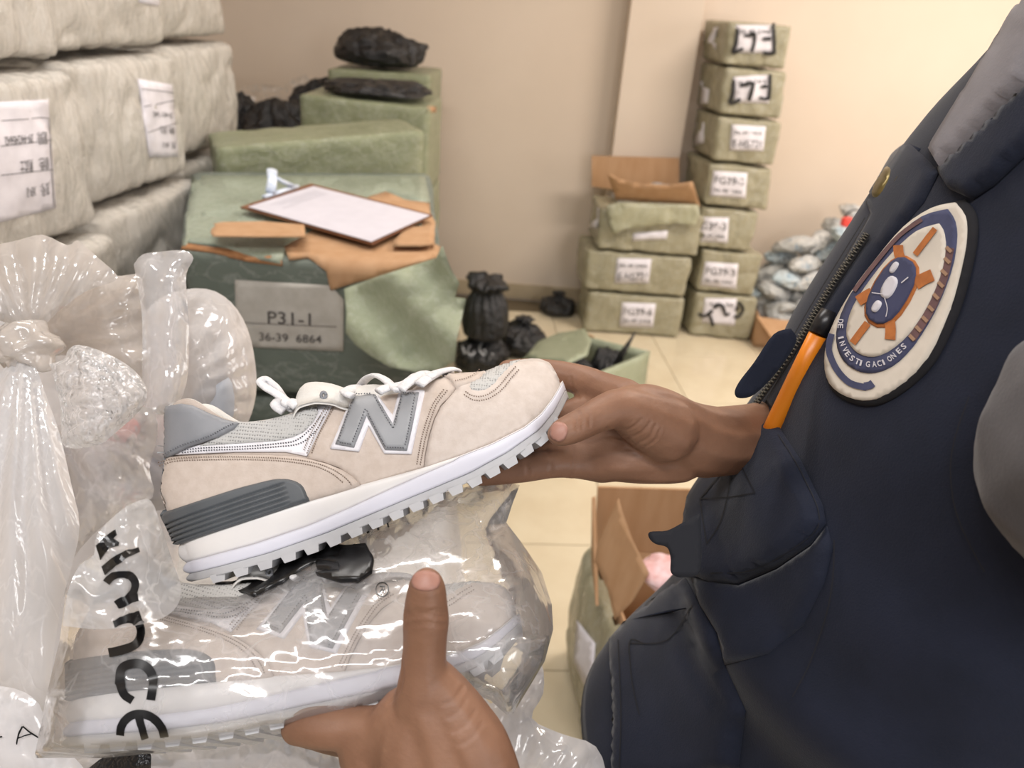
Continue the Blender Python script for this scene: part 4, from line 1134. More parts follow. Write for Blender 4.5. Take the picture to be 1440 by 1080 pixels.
# ------------------------------------------------------------------ second sneaker, in a printed bag
SF2 = frame((70, 1048), (560, 985), 0.418, 0.436, R(-5))
M2 = SF2 @ SFi
root2 = bpy.data.objects.new('sneaker', None); COL.objects.link(root2)
root2.matrix_world = M2 @ Matrix.Translation(sc_)
tag(root2, 'beige sneaker inside a clear printed bag, gripped from below', 'shoe', 'pair of beige sneakers')
LA = [c for c in SH.children if c.name.startswith('lace')][6:]
for ch in [c for c in SH.children if c not in LA]:
    c = ch.copy(); COL.objects.link(c); c.parent = root2
    for g_ in ch.children:
        d = g_.copy(); COL.objects.link(d); d.parent = c
SF2i = SF2.inverted()
def L2(px, py, w=0.0):
    o = SF2i @ CAMP; d = (SF2i.to_3x3() @ ray(px, py)); t = (w - o.z) / d.z
    return o + d * t
BAGO = [(48, 1066), (66, 975), (84, 900), (92, 835), (110, 795), (138, 775), (140, 748), (165, 722), (190, 706), (212, 704), (225, 735), (240, 782), (254, 822), (285, 822), (330, 822), (380, 800), (440, 770), (500, 748), (560, 722), (600, 700), (650, 686), (700, 676), (731, 682), (722, 705), (712, 735), (735, 765), (762, 805), (776, 850), (778, 885), (766, 930), (742, 970), (722, 1003), (712, 1005), (690, 985), (655, 972), (600, 988), (540, 1003), (440, 1024), (350, 1040), (245, 1056), (150, 1066)]
def pillow2(poly, step=7):
    p2, tr = tri2d(poly, step); nb = len(resample(poly, step)); v = []
    def fr_(u, v_, d):
        th = lerp([(-0.02, 0.060), (0.05, 0.062), (0.085, 0.050), (0.11, 0.034), (0.14, 0.022), (0.2, 0.012)], v_)
        if u > 0.25: th *= max(0.35, 1 - (u - 0.27) / 0.09) if u > 0.27 else 1
        return th * (1 - exp(-d / (0.005 if v_ < 0.03 else 0.011)))
    fr, bk = [], []
    for x, y in p2:
        q = L2(x, y, 0.0); d = edged(poly, x, y) / 1080 * 0.45
        th = fr_(q.x, q.y, d)
        wr_ = 0.0016 * nz((q.x * 38, q.y * 38, 1)) + 0.0028 * (0.35 - abs(nz((q.x * 24 + q.y * 14, q.y * 30, 5)))) + 0.0016 * (0.3 - abs(nz((q.x * 60, q.y * 75, 9))))
        e = min(1, d / 0.006)
        q1 = L2(x, y, th)
        fr.append(SF2 @ Vector((q1.x, q1.y, th + wr_ * e))); bk.append(SF2 @ Vector((q.x, q.y, -th * 0.95 - 0.002 * e + wr_ * e)))
    k = len(p2); f = []
    for q in tr:
        A, B_, C_ = (fr[i] for i in q); f.append(q if (B_ - A).cross(C_ - A).dot(A - CAMP) < 0 else q[::-1])
    f2 = [tuple(i + k for i in q[::-1]) for q in f]
    return fr, f, fr + bk, f + f2
frv, frf, bv, bf_ = pillow2(BAGO)
BAGM = film('clear_bag_film', (0.88, 0.87, 0.88, 1), 0.25, 0.38, 14, 1.0, 0.12, 0.45, 0.006)
BG = thing('shoe_bag', SF2 @ Vector((0.13, 0.0, 0)), 'clear plastic bag with black printed letters around the lower sneaker', 'bag')
obj('film', (bv, bf_), BAGM, BG)
BF = bvh((frv, frf))
FOLD = sheet(smoothpts([(88, 880), (96, 830), (112, 795), (132, 780), (136, 752), (165, 722), (190, 706), (212, 704), (225, 735), (240, 782), (254, 822), (250, 850), (222, 872), (150, 885), (88, 880)], 3)[:-1], lambda x, y: 0.395 + 0.03 * max(0, (x - 180) / 70), 6, 0.006, 40, 9)
obj('crumpled_fold', FOLD, film('crumple_film', (0.84, 0.84, 0.85, 1), 0.45, 0.65, 22, 1.0, 0.09, 0.8, 0.006), BG)
BF = bvh(join((frv, frf), FOLD))
PRINT = simple('black_print', sr(20, 19, 20), 0.3)
def prt(poly, step=5, off=0.0012): return drape(poly, BF, off, 0, step, 0.42)
obj('printed_emblem', join(prt([(302, 822), (336, 806), (362, 800), (393, 786), (429, 772), (464, 768), (486, 772), (513, 771), (519, 784), (527, 791), (524, 808), (500, 820), (474, 816), (466, 806), (447, 803), (446, 792), (420, 806), (398, 822), (376, 832), (358, 842), (345, 836), (330, 836)], 5, 0.004),
    prt([(446, 792), (478, 786), (478, 776), (500, 772), (516, 771), (527, 791), (524, 809), (505, 821), (480, 822), (462, 817), (447, 812), (478, 808), (478, 798)], 5, 0.0045),
    strokes([(3.4, [(500, 745), (504, 755)]), (3.4, [(515, 742), (519, 752)]), (2.6, [(530, 738), (533, 748)]), (2.2, [(545, 735), (547, 744)])], BF, 3, 0.0012, 0.42)), PRINT, BG)
# curved letters running down the bag: l a n c e
obj('printed_letter', prt([(137, 766), (147, 756), (163, 744), (165, 752), (160, 757), (168, 762), (166, 768), (154, 771), (143, 786)]), PRINT, BG, smooth=False)
obj('printed_letter', prt([(145, 795), (158, 784), (176, 775), (193, 770), (195, 777), (180, 784), (165, 794), (150, 808)]), PRINT, BG, smooth=False)
obj('printed_letter', join(strokes([(11, [(152, 820), (162, 809), (178, 807), (187, 818), (185, 832), (176, 845), (165, 850)])], BF, 8, 0.0012, 0.42), strokes([(11, [(166, 850), (178, 843), (191, 840)])], BF, 8, 0.0014, 0.42)), PRINT, BG)
obj('printed_letter', join(strokes([(12, [(160, 878), (176, 871), (196, 866)])], BF, 8, 0.0012, 0.42), strokes([(12, [(182, 870), (195, 878), (199, 893), (192, 908), (175, 915), (155, 919)])], BF, 8, 0.0014, 0.42)), PRINT, BG)
obj('printed_letter', strokes([(12.5, [(188, 985), (176, 976), (170, 960), (172, 942), (184, 934), (200, 934), (213, 945), (216, 962), (213, 984)])], BF, 8, 0.0012, 0.42), PRINT, BG)
obj('printed_letter', join(strokes([(12, [(170, 1032), (173, 1018), (186, 1006), (202, 1004), (218, 1010), (229, 1022), (232, 1034)])], BF, 8, 0.0012, 0.42), strokes([(11, [(196, 1006), (200, 1020), (205, 1036)])], BF, 8, 0.0014, 0.42)), PRINT, BG)
circ = [(538 + 9 * cos(a), 831 + 10 * sin(a)) for a in [k * pi / 8 for k in range(17)]]
rq = [(543, 824), (543, 838), (534, 838), (534, 824)]
obj('registered_mark', join(strokes([(1.8, circ)], BF, 1.8, 0.0014, 0.42, 2), print_on(rq, BF, [('R', 0.1, 0.95, 0.8, 0.9, 0.01)], 0.0014, 0.42)), PRINT, BG, smooth=False)

# ================================================================== the person
SKIN = None
def skinmat():
    mt, nt, p = nmat('skin')
    n = noise_node(nt, 34, 5, 0.6); r = ramp(nt, n.outputs[0], [(0.3, sr(145, 107, 84)), (0.7, sr(127, 91, 70))])
    link(nt, r.outputs[0], p.inputs['Base Color']); p.inputs['Roughness'].default_value = 0.55
    p.inputs['Subsurface Weight'].default_value = 0.06; p.inputs['Subsurface Radius'].default_value = (1, .35, .2); p.inputs['Subsurface Scale'].default_value = 0.004
    n2 = noise_node(nt, 420, 4, 0.6); n3 = noise_node(nt, 90, 4, 0.6, mapscale=(1, 1, 2.5))
    b = bump(nt, n2.outputs[0], 0.25, 0.0006); b = bump(nt, n3.outputs[0], 0.25, 0.0012, b); link(nt, b.outputs[0], p.inputs['Normal']); return mt
SKIN = skinmat()
NAIL = simple('fingernail', sr(170, 126, 112), 0.5, sr(160, 116, 102), 120)
def chain(pts, sub=10):
    """(px, py, distance, radius) -> overlapping balls"""
    sp = smoothpts(pts, sub); return [(P(x, y, d), r) for x, y, d, r in sp]
def wchain(pts, sub=10):
    sp = smoothpts(pts, sub); return [(Vector((x, y, z)), r) for x, y, z, r in sp]
def blob_mesh(balls, vox, it=8):
    v, f = [], []; bv_, bf2 = ICO[2]
    for c, r in balls:
        k = len(v); v += [c + p * r for p in bv_]; f += [tuple(i + k for i in q) for q in bf2]
    me = bpy.data.meshes.new('t'); me.from_pydata([tuple(p) for p in v], [], f); o = bpy.data.objects.new('t', me); COL.objects.link(o)
    md = o.modifiers.new('r', 'REMESH'); md.mode = 'VOXEL'; md.voxel_size = vox
    sm = o.modifiers.new('s', 'SMOOTH'); sm.factor = 0.5; sm.iterations = it
    me2 = bpy.data.meshes.new_from_object(o.evaluated_get(bpy.context.evaluated_depsgraph_get()))
    out = ([p.co.copy() for p in me2.vertices], [tuple(p.vertices) for p in me2.polygons], [p.normal.copy() for p in me2.vertices])
    bpy.data.objects.remove(o); bpy.data.meshes.remove(me); bpy.data.meshes.remove(me2); return out
def crease(vfn, lines, wid=0.0010, dep=0.0007):
    """push skin in along fold lines given as picture points on the hand"""
    v, f, n = vfn; B = bvh((v, f)); cs = []
    for pts in lines:
        for (x, y) in smoothpts(pts, 8): 
            l, nn = hitn(B, x, y, 0.45); cs.append(l)
    from mathutils.kdtree import KDTree
    kd = KDTree(len(cs)); [kd.insert(c, i) for i, c in enumerate(cs)]; kd.balance(); out = []
    for p, nn in zip(v, n):
        _, _, d = kd.find(p)
        if d < wid * 3: p = p - nn * dep * (exp(-(d / wid) ** 2) - 0.35 * exp(-((d - 2 * wid) / wid) ** 2))
        out.append(p)
    return out, f
# --- left hand, under the bagged shoe, thumb in front
H1 = []
H1 += chain([(600, 817, 0.383, .0072), (600, 828, 0.384, .0098), (599, 850, 0.387, .0112), (599, 873, 0.390, .0122), (598, 900, 0.393, .0117), (596, 935, 0.396, .0122), (596, 970, 0.400, .0150), (600, 1010, 0.405, .0195)])
H1 += chain([(606, 960, 0.400, .0140), (628, 985, 0.400, .0150), (652, 1020, 0.398, .0165), (675, 1065, 0.396, .0185), (690, 1130, .396, .02)])
H1 += chain([(596, 975, 0.402, .0140), (612, 1005, 0.402, .019), (628, 1045, 0.402, .0215), (640, 1110, 0.40, .024), (640, 1200, .40, .027)])
H1 += chain([(600, 985, 0.404, .0140), (590, 1020, 0.406, .020), (588, 1060, 0.408, .024), (600, 1110, 0.41, .026), (620, 1200, .41, .028)])
H1 += chain([(575, 1010, 0.41, .018), (545, 1035, 0.415, .0165), (520, 1050, 0.42, .017), (545, 1090, .425, .024), (570, 1180, 0.43, .028)])
H1 += chain([(545, 1025, 0.415, .0130), (500, 1022, 0.418, .0112), (470, 1024, 0.42, .0120), (440, 1022, .423, .0114), (418, 1024, .428, .0095)])
H1 += chain([(530, 1040, .44, .013), (480, 1036, .455, .0115), (450, 1030, .47, .011), (425, 1022, .485, .0105), (440, 1000, .505, .0085)])
H1 += chain([(545, 1055, .45, .013), (500, 1045, .475, .011), (480, 1036, .50, .0105), (470, 1020, .52, .009)])
H1 += chain([(560, 1065, .46, .012), (530, 1055, .485, .010), (515, 1045, .51, .009), (510, 1030, .525, .0078)])
wr1 = P(640, 1200, .41); 
EL = Vector((0.40, 0.20, 1.06))
H1 += wchain([tuple(wr1) + (.027,), tuple(wr1 * .6 + EL * .4) + (.033,), tuple(wr1 * .2 + EL * .8) + (.042,), tuple(EL) + (.044,)], 14)
h1 = blob_mesh(H1, 0.0016, 7)
h1 = crease(h1, [[(571, 862), (585, 858), (600, 860), (615, 858), (627, 861)], [(570, 868), (590, 865), (610, 866), (627, 868)], [(572, 880), (600, 876), (625, 879)], [(566, 930), (566, 955), (558, 978), (545, 990)],
    [(655, 985), (645, 1000), (630, 1010)], [(668, 1000), (655, 1018), (638, 1030)], [(678, 1018), (664, 1036), (645, 1048)], [(652, 965), (640, 982), (626, 990)]])
# --- right hand, round the toe of the bare shoe
H2 = []
H2 += chain([(786, 611, 0.466, .0076), (792, 608, 0.467, .0088), (806, 602, 0.470, .0098), (828, 591, .476, .0104), (850, 580, .482, .0118), (875, 575, .49, .0140), (905, 590, .505, .0190), (935, 605, .52, .0230)])
H2 += chain([(880, 572, .50, .0135), (905, 580, .515, .020), (935, 595, .53, .0235), (965, 615, .545, .0265), (1000, 622, .56, .0270)])
H2 += chain([(800, 645, .53, .0130), (830, 645, .53, .0150), (870, 640, .53, .019), (910, 640, .54, .021), (950, 635, .55, .024)])
H2 += chain([(830, 610, .535, .0150), (870, 605, .535, .019), (920, 610, .54, .024)])
H2 += chain([(880, 562, .53, .0150), (850, 550, .545, .0135), (825, 538, .555, .0120), (800, 530, .56, .0110), (775, 525, .563, .0105), (745, 522, .565, .0100), (715, 522, .566, .0090)])
H2 += chain([(850, 580, .545, .0150), (820, 580, .55, .013), (790, 590, .55, .0110), (760, 610, .545, .0105)])
H2 += chain([(835, 630, .535, .0140), (805, 640, .53, .0115), (770, 640, .53, .0105), (735, 652, .532, .0105), (705, 660, .534, .0092), (690, 664, .534, .008)])
H2 += chain([(850, 650, .53, .0150), (810, 652, .525, .0105), (775, 653, .52, .0100), (735, 659, .520, .0100), (700, 664, .522, .0092), (676, 669, .523, .0074)])
H2 += chain([(835, 615, .54, .0130), (800, 618, .54, .0105), (770, 628, .54, .0100), (745, 640, .54, .0092)])
WR = P(1000, 622, .56); EL2 = P(1230, 600, .70)
H2 += wchain([tuple(WR) + (.0270,), tuple(WR * .75 + EL2 * .25) + (.0285,), tuple(WR * .4 + EL2 * .6) + (.036,), tuple(EL2) + (.042,)], 14)
h2 = blob_mesh(H2, 0.0016, 7)
h2 = crease(h2, [[(812, 578), (818, 588), (818, 602)], [(820, 573), (828, 584), (829, 598)], [(806, 583), (811, 594), (811, 604)],
    [(852, 602), (870, 606), (890, 600), (902, 590)], [(858, 612), (880, 616), (903, 607), (914, 594)], [(866, 622), (890, 625), (913, 614), (922, 598)], [(880, 630), (902, 630), (922, 618), (928, 604)],
    [(802, 530), (806, 545), (815, 560)], [(768, 632), (775, 648), (774, 668)], [(805, 628), (806, 650), (802, 672)], [(740, 650), (742, 660), (741, 672)]])
CXN = [(1432, 5), (1385, 60), (1292, 165), (1216, 265), (1148, 375), (1100, 460), (1055, 545), (1000, 640), (968, 690), (958, 760), (925, 815), (866, 875), (852, 900), (862, 960), (850, 1079), (860, 1180)]
SZ = []
def ab(z):
    return slerp([(0.9, .15), (1.0, .15), (1.2, .145), (1.4, .135), (1.46, .12), (1.52, .085), (1.58, .055)], z), slerp([(0.9, .17), (1.0, .18), (1.2, .20), (1.38, .205), (1.45, .18), (1.5, .12), (1.58, .06)], z)
CYB = 0.475
for x, y in CXN:
    r = ray(x, y); yt = CYB - 0.02; t = yt / r.y; z = H + r.z * t; a, b = ab(z); ph = atan2(r.x, r.y)
    SZ.append((z, (sqrt(a * a * cos(ph) ** 2 + b * b * sin(ph) ** 2) + CYB * sin(ph)) / cos(ph)))
SZ = sorted(SZ)
def body_ring(z, grow=0.0, n=72):
    a, b = ab(z); c = slerp(SZ, z) if SZ[0][0] < z < SZ[-1][0] else (SZ[0][1] if z <= SZ[0][0] else SZ[-1][1] + (z - SZ[-1][0]) * 0.1)
    out = []
    for k in range(n):
        t = 2 * pi * k / n; ct, st = cos(t), sin(t); e = 0.96
        out.append(Vector((c + (a + grow) * math.copysign(abs(ct) ** e, ct), CYB + (b + grow) * math.copysign(abs(st) ** e, st), z)))
    return out
def toimg(p):
    q = p - CAMP; dd = q.dot(FW); a, b = q.x, q.dot(U0)
    return 720 + FPX * (a * RIGHT[0] + b * UPP[0]) / dd, 540 + FPX * (a * RIGHT[1] + b * UPP[1]) / dd
def silh(py):
    best = (1e9, 0)
    for i in range(90):
        z = 0.95 + 0.6 * i / 89
        for p in body_ring(z, 0.008, 60):
            x, y = toimg(p)
            if abs(y - py) < 12 and x < best[0]: best = (x, z)
    return best
for it in range(12):
    corr = []
    for x, y in CXN[:-1]:
        bx, bz = silh(y); corr.append((bz, (x - bx) / FPX * 0.52))
        
    corr = sorted(corr)
    SZ = [(z, c + 0.8 * lerp(corr, z)) for z, c in SZ]
def loft(rings, cap=True):
    n = len(rings[0]); v = [p for r in rings for p in r]; f = []
    for i in range(len(rings) - 1):
        for k in range(n): f.append((i * n + k, i * n + (k + 1) % n, (i + 1) * n + (k + 1) % n, (i + 1) * n + k))
    if cap: f += [tuple(range(n))[::-1], tuple((len(rings) - 1) * n + k for k in range(n))]
    return v, f
PE = thing('person', (0.36, CYB, 0.0), 'person in a navy utility vest and grey shirt holding a sneaker in each hand', 'person')
nk = slerp(SZ, 1.53)
cz = lambda z: slerp(SZ, z)
core = wchain([(cz(1.02), CYB, 1.0, .10), (cz(1.2), CYB, 1.2, .11), (cz(1.36) , CYB, 1.36, .09), (cz(1.46) + .01, CYB, 1.46, .055), (nk + 0.02, CYB, 1.50, .052), (nk + 0.03, CYB, 1.58, .055)], 10)
core += wchain([(nk + 0.03, CYB, 1.66, .085), (nk + 0.035, CYB, 1.72, .098), (nk + 0.05, CYB, 1.745, .10)], 6) + wchain([(nk - 0.02, CYB, 1.635, .052), (nk - 0.03, CYB, 1.66, .055)], 3)
core += [(Vector((nk - 0.075, CYB, 1.68)), .018), (Vector((nk - 0.07, CYB, 1.695)), .014), (Vector((nk + 0.04, CYB - 0.098, 1.69)), .022), (Vector((nk + 0.04, CYB + 0.098, 1.69)), .022)]
SHL, SHR = P(1640, 560, .38), Vector((0.36, 0.66, 1.38))
core += wchain([tuple(SHL) + (.055,), tuple((SHL + EL) / 2) + (.048,), tuple(EL) + (.046,)], 14) + wchain([tuple(SHR) + (.055,), tuple((SHR + EL2) / 2) + (.048,), tuple(EL2) + (.044,)], 14)
cm = blob_mesh(core, 0.006, 6)
obj('body', join(h1, h2, (cm[0], cm[1])), SKIN, PE)
Bh1, Bh2 = bvh(h1), bvh(h2)
def oval(cx, cy, rx, ry, rot, n=18, p=2.4):
    out = []
    for k in range(n):
        t = 2 * pi * k / n; a, b = rx * math.copysign(abs(cos(t)) ** (2 / p), cos(t)), ry * math.copysign(abs(sin(t)) ** (2 / p), sin(t))
        out.append((cx + a * cos(rot) - b * sin(rot), cy + a * sin(rot) + b * cos(rot)))
    return out
obj('thumbnail', drape(oval(599, 817, 20, 14, 0), Bh1, 0.0004, 0.0006, 3, .4, 3), NAIL, PE)
obj('thumbnail', drape(oval(786, 607, 12, 13.5, 0.3), Bh2, 0.0004, 0.0006, 3, .47, 3), NAIL, PE)
hair = [Vector((p.x * .112, p.y * .112, p.z * .115)) * (1 + 0.03 * nz(p * 7)) + Vector((nk + 0.06, CYB, 1.755)) for p in ICO[4][0]]
obj('hair', (hair, [q for q in ICO[4][1] if sum(hair[i].z for i in q) / 3 > 1.73 or sum(hair[i].x for i in q) / 3 > nk + 0.07]), simple('dark_hair', sr(30, 26, 24), 0.6), PE)
# --- trousers and shoes, below the picture
TRO = simple('dark_trousers', sr(38, 40, 48), 0.85)
hz_ = [body_ring(z, -0.004) for z in (0.80, 0.9, 0.98, 1.03)]
legs = [tube([(0.26, CYB + s * .09, .86), (0.27, CYB + s * .09, .5), (0.28, CYB + s * .1, .09)], [.088, .065, .055], 20) for s in (-1, 1)]
obj('trousers', join(loft(hz_), *legs), TRO, PE)
for s in (-1, 1):
    obj('work_boot', xf(rbox(0.28, 0.10, 0.10, r=0.04, n=12, bulge=0.0, amp=0.003), TR((0.23, CYB + s * .1, 0.001))), BLACK, PE)
# --- shirt
SHIRT_SHADED = simple('grey_shirt_shaded', sr(88, 86, 89), 0.9, sr(74, 72, 76), 18, 500, 0.3, 0.001, sheen=0.2)  # shade on the sleeves is put into this grey, darker than the collar
slv = blob_mesh(chain([(1640, 540, .40, .062), (1612, 640,   .338, .070)], 8) + wchain([tuple(P(1616, 640, .338)) + (.070,), tuple(P(1616, 640, .338) * .5 + EL * .5 + Vector((.05, .03, 0))) + (.060,), tuple(EL + Vector((.03, .03, 0))) + (.056,)], 12), 0.004, 5)
sv = [p + n * (0.004 * nz(Vector((p.x * 14, p.y * 14, p.z * 30)), 3)) for p, n in zip(slv[0], slv[2])]
obj('shirt_sleeve', (sv, slv[1]), SHIRT_SHADED, PE)
slr = blob_mesh(wchain([tuple(SHR) + (.068,), tuple((SHR + EL2) / 2) + (.062,), tuple(EL2 * .8 + SHR * .2) + (.060,)], 14), 0.005, 5)
obj('shirt_sleeve', (slr[0], slr[1]), SHIRT_SHADED, PE)
# --- vest
NAVY = simple('navy_cloth', sr(29, 34, 50), 0.85, sr(24, 29, 43), 30, 700, 0.35, 0.0008, spec=0.25, sheen=0.15)
NAVYD = simple('navy_stitch', sr(17, 19, 28), 0.8)
VG = 0.006
zs = [0.93 + 0.62 * i / 70 for i in range(71)]
rings = []
for z in zs:
    rg = body_ring(z, VG, 96); out = []
    for k, p in enumerate(rg):
        t = 2 * pi * k / 96
        fold = 0.0045 * nz((p.y * 9, z * 5, 2)) + 0.003 * (0.3 - abs(nz((p.y * 14 + z * 6, z * 7, 7))))
        out.append(p + Vector((cos(t), sin(t), 0)) * fold)
    rings.append(out)
vest = loft(rings); VE = obj('vest', vest, NAVY, PE); BV = bvh(vest)
def vp(name, poly, mat, off, thick=0.0, step=9, rnd=0.0, par=None, label=None, B=None, smooth=True):
    return obj(name, drape(poly, B or BV, off, thick, step, 0.4, rnd), mat, par or VE, label=label, smooth=smooth)
# shirt collar in the neck opening, near strap, far placket
vp('shirt_collar', [(1440, -20), (1397, 67), (1354, 140), (1309, 210), (1326, 238), (1358, 209), (1400, 168), (1450, 120), (1480, 60), (1480, -40)], simple('collar_grey', sr(142, 139, 143), 0.9, sr(122, 119, 124), 10, 500, 0.3, 0.001), 0.003, 0.007, 9, 14, label='grey shirt showing in the neck opening')
pk = vp('placket', [(1272, 196), (1298, 218), (1322, 242), (1300, 285), (1262, 330), (1228, 372), (1190, 430), (1150, 492), (1120, 540), (1096, 580), (1076, 566), (1110, 505), (1150, 430), (1190, 362), (1225, 300), (1212, 268)], NAVY, 0.001, 0.0035, 9, 8)
vp('strap', [(1322, 242), (1358, 212), (1400, 172), (1450, 128), (1500, 80), (1520, 150), (1450, 215), (1400, 262), (1370, 282), (1340, 268)], NAVY, 0.003, 0.006, 9, 10)
vp('snap_button', oval(1243, 258, 9, 24, 0.42), simple('brass', sr(126, 112, 70), 0.35, sr(100, 88, 54), 60, metal=0.7), 0.0045, 0.003, 4, 6, label='brass snap button')
zp = [(1230, 333), (1196, 382), (1164, 431), (1136, 478), (1100, 532), (1067, 578)]
obj('zip_tape', strokes([(9, zp)], BV, 16, 0.0052, .4), NAVYD, VE)
V, F = [], []
sp = smoothpts(zp, 22)
for i in range(len(sp) - 1):
    a, b = Vector(sp[i]), Vector(sp[i + 1]); t = (b - a).normalized(); nn = Vector((-t.y, t.x)); k = len(V); m_ = (a + b) / 2; L = (b - a).length * .28
    sft = 1.6 if i % 2 else -1.6
    for off in (0.0056, 0.0066):
        for du, dv in ((-L, -2), (L, -2), (L, 2), (-L, 2)):
            q = m_ + t * du + nn * (dv + sft); l, n = hitn(BV, q.x, q.y, .4); V.append(l + n * off)
    F += [(k + 4, k + 5, k + 6, k + 7), (k, k + 1, k + 5, k + 4), (k + 1, k + 2, k + 6, k + 5), (k + 2, k + 3, k + 7, k + 6), (k + 3, k, k + 4, k + 7)]
obj('zip_teeth', (V, F), simple('dull_zip', sr(110, 108, 100), 0.45, metal=0.3), VE, smooth=False, kind='stuff')
# chest pocket flap with cross stitching
fl_ = vp('pocket_flap', [(1076, 583), (1098, 601), (1130, 650), (1160, 712), (1164, 736), (1142, 766), (1095, 798), (1040, 822), (1000, 820), (968, 806), (962, 760), (968, 700), (1000, 650), (1040, 605)], NAVY, 0.004, 0.009, 9, 14)
Bf = bvh(drape([(1076, 583), (1098, 601), (1130, 650), (1160, 712), (1164, 736), (1142, 766), (1095, 798), (1040, 822), (1000, 820), (968, 806), (962, 760), (968, 700), (1000, 650), (1040, 605)], BV, 0.004, 0.009, 9, .4, 14))
obj('flap_stitching', strokes([(1.6, [(1037, 640), (1010, 672), (985, 702)]), (1.6, [(985, 702), (990, 735), (995, 765)]), (1.6, [(995, 765), (1014, 735), (1026, 690), (1030, 650)]), (1.6, [(985, 702), (1030, 699), (1063, 693)]), (1.6, [(1037, 640), (1050, 668), (1063, 693)]), (1.4, [(1095, 612), (1126, 664), (1152, 728), (1128, 762), (1060, 800), (1000, 806)])], Bf, 1.6, 0.0008, .4), NAVYD, fl_)
vp('chest_pocket', [(1164, 740), (1142, 768), (1095, 800), (1040, 824), (972, 812), (985, 850), (1010, 890), (1020, 935), (1080, 920), (1130, 880), (1160, 820), (1172, 770)], NAVY, 0.001, 0.004, 10, 16)
lp = [(965, 812), (935, 830), (880, 872), (856, 900), (862, 960), (866, 1010), (862, 1090), (960, 1100), (1040, 1080), (1050, 1000), (1022, 940), (1008, 890), (985, 850)]
vp('side_pocket', lp, NAVY, 0.002, 0.010, 10, 22)
Bl = bvh(drape(lp, BV, 0.002, 0.010, 10, .4, 22))
obj('pocket_stitching', strokes([(1.6, [(905, 905), (888, 900), (885, 920)]), (1.6, [(975, 850), (940, 900), (885, 905)]), (1.6, [(885, 905), (890, 960), (900, 1005)]), (1.6, [(870, 900), (874, 1000), (872, 1080)])], Bl, 1.6, 0.0008, .4), NAVYD, VE)
for ss in ([(1180, 760), (1175, 840), (1150, 920), (1120, 980)], [(1225, 310), (1180, 382), (1130, 465), (1090, 540)], [(1370, 560), (1345, 640), (1352, 720), (1390, 800)]): obj('seam_stitching', strokes([(1.8, ss)], BV, 2, 0.0046, .4), NAVYD, VE)
def slab(poly, dep, th): return sheet(poly, dep, 8, 0.0, 20, 0, th)
obj('far_pocket_flap', slab(S_([(1112, 462), (1120, 480), (1095, 520), (1062, 554), (1040, 560), (1033, 552), (1040, 536), (1060, 510), (1088, 470), (1112, 462)], 4)[:-1], lambda x, y: .50, .012), NAVY, VE)
obj('hanging_strap', slab(S_([(985, 722), (960, 735), (938, 746), (914, 748), (913, 757), (922, 765), (938, 770), (943, 785), (944, 806), (962, 812), (985, 800), (985, 722)], 4)[:-1], lambda x, y: .47, .010), NAVYD, VE)
# patch
pc = lambda pts: [(1140 + x / 3.273, 270 + y / 3.273) for x, y in pts]
outer = S_(pc([(690, 60), (735, 120), (742, 220), (715, 370), (660, 560), (560, 770), (430, 900), (300, 965), (190, 950), (110, 890), (85, 790), (110, 650), (200, 480), (320, 320), (450, 170), (580, 85), (690, 60)]), 3)[:-1]
rim = [(x + (x - 1262) * 0.065 + 3, y + (y - 425) * 0.045) for x, y in outer]
PT = vp('patch', rim, simple('patch_rim', sr(22, 22, 28), 0.9), 0.0015, 0.002, 7, 4, label='oval embroidered patch with a dark rim')
PATB = sr(214, 206, 194)
vp('patch_field', outer, simple('patch_white', PATB, 0.9, sr(204, 196, 184), 80), 0.0038, 0.0004, 7, par=PT)
ringo = S_(pc([(660, 92), (695, 150), (700, 250), (670, 390), (600, 560), (500, 720), (400, 815), (290, 845), (200, 810), (150, 730), (150, 620), (210, 480), (310, 350), (420, 220), (540, 125), (660, 92)]), 3)[:-1]
ringi = S_(pc([(625, 160), (650, 210), (650, 320), (610, 450), (540, 590), (450, 700), (350, 765), (270, 765), (215, 720), (195, 650), (225, 540), (310, 410), (410, 290), (520, 195), (625, 160)]), 3)[:-1]
NB = simple('patch_navy', sr(70, 74, 104), 0.9, sr(60, 64, 92), 80)
vp('patch_ring', ringo, NB, 0.0046, 0.0003, 6, par=PT)
vp('patch_centre', ringi, simple('patch_white2', PATB, 0.9), 0.0052, 0.0003, 6, par=PT)
OR1 = simple('patch_orange', sr(184, 112, 56), 0.85, sr(160, 94, 46), 120)
BRN = simple('patch_brown', sr(112, 84, 84), 0.9, sr(96, 72, 74), 90)
obj('patch_brown_arc', strokes([(12, pc([(675, 270), (640, 420), (580, 560), (495, 690)]))], BV, 12, 0.0052, .4), BRN, PT)
obj('patch_brown_arc', strokes([(6, pc([(230, 470), (330, 340), (440, 215), (545, 140)]))], BV, 6, 0.0052, .4), BRN, PT)
obj('patch_wheel', join(strokes([(8, pc([(520, 305), (570, 240), (612, 185)])), (14, pc([(460, 340), (445, 300), (442, 262)])), (17, pc([(520, 440), (560, 415), (600, 398)])), (15, pc([(320, 480), (285, 500), (255, 520)])), (10, pc([(300, 620), (265, 665), (230, 712)])), (15, pc([(400, 610), (405, 650), (402, 695)]))], BV, 10, 0.0062, .4),
    drape(oval(1265, 415, 29, 55, 0.52), BV, 0.0060, 0, 5, .4)), OR1, PT)
vp('patch_hub', oval(1265, 414, 25, 51, 0.52), simple('patch_hub_blue', sr(62, 66, 96), 0.9), 0.0068, 0.0002, 5, par=PT)
WB = simple('patch_pale', sr(206, 204, 212), 0.9)
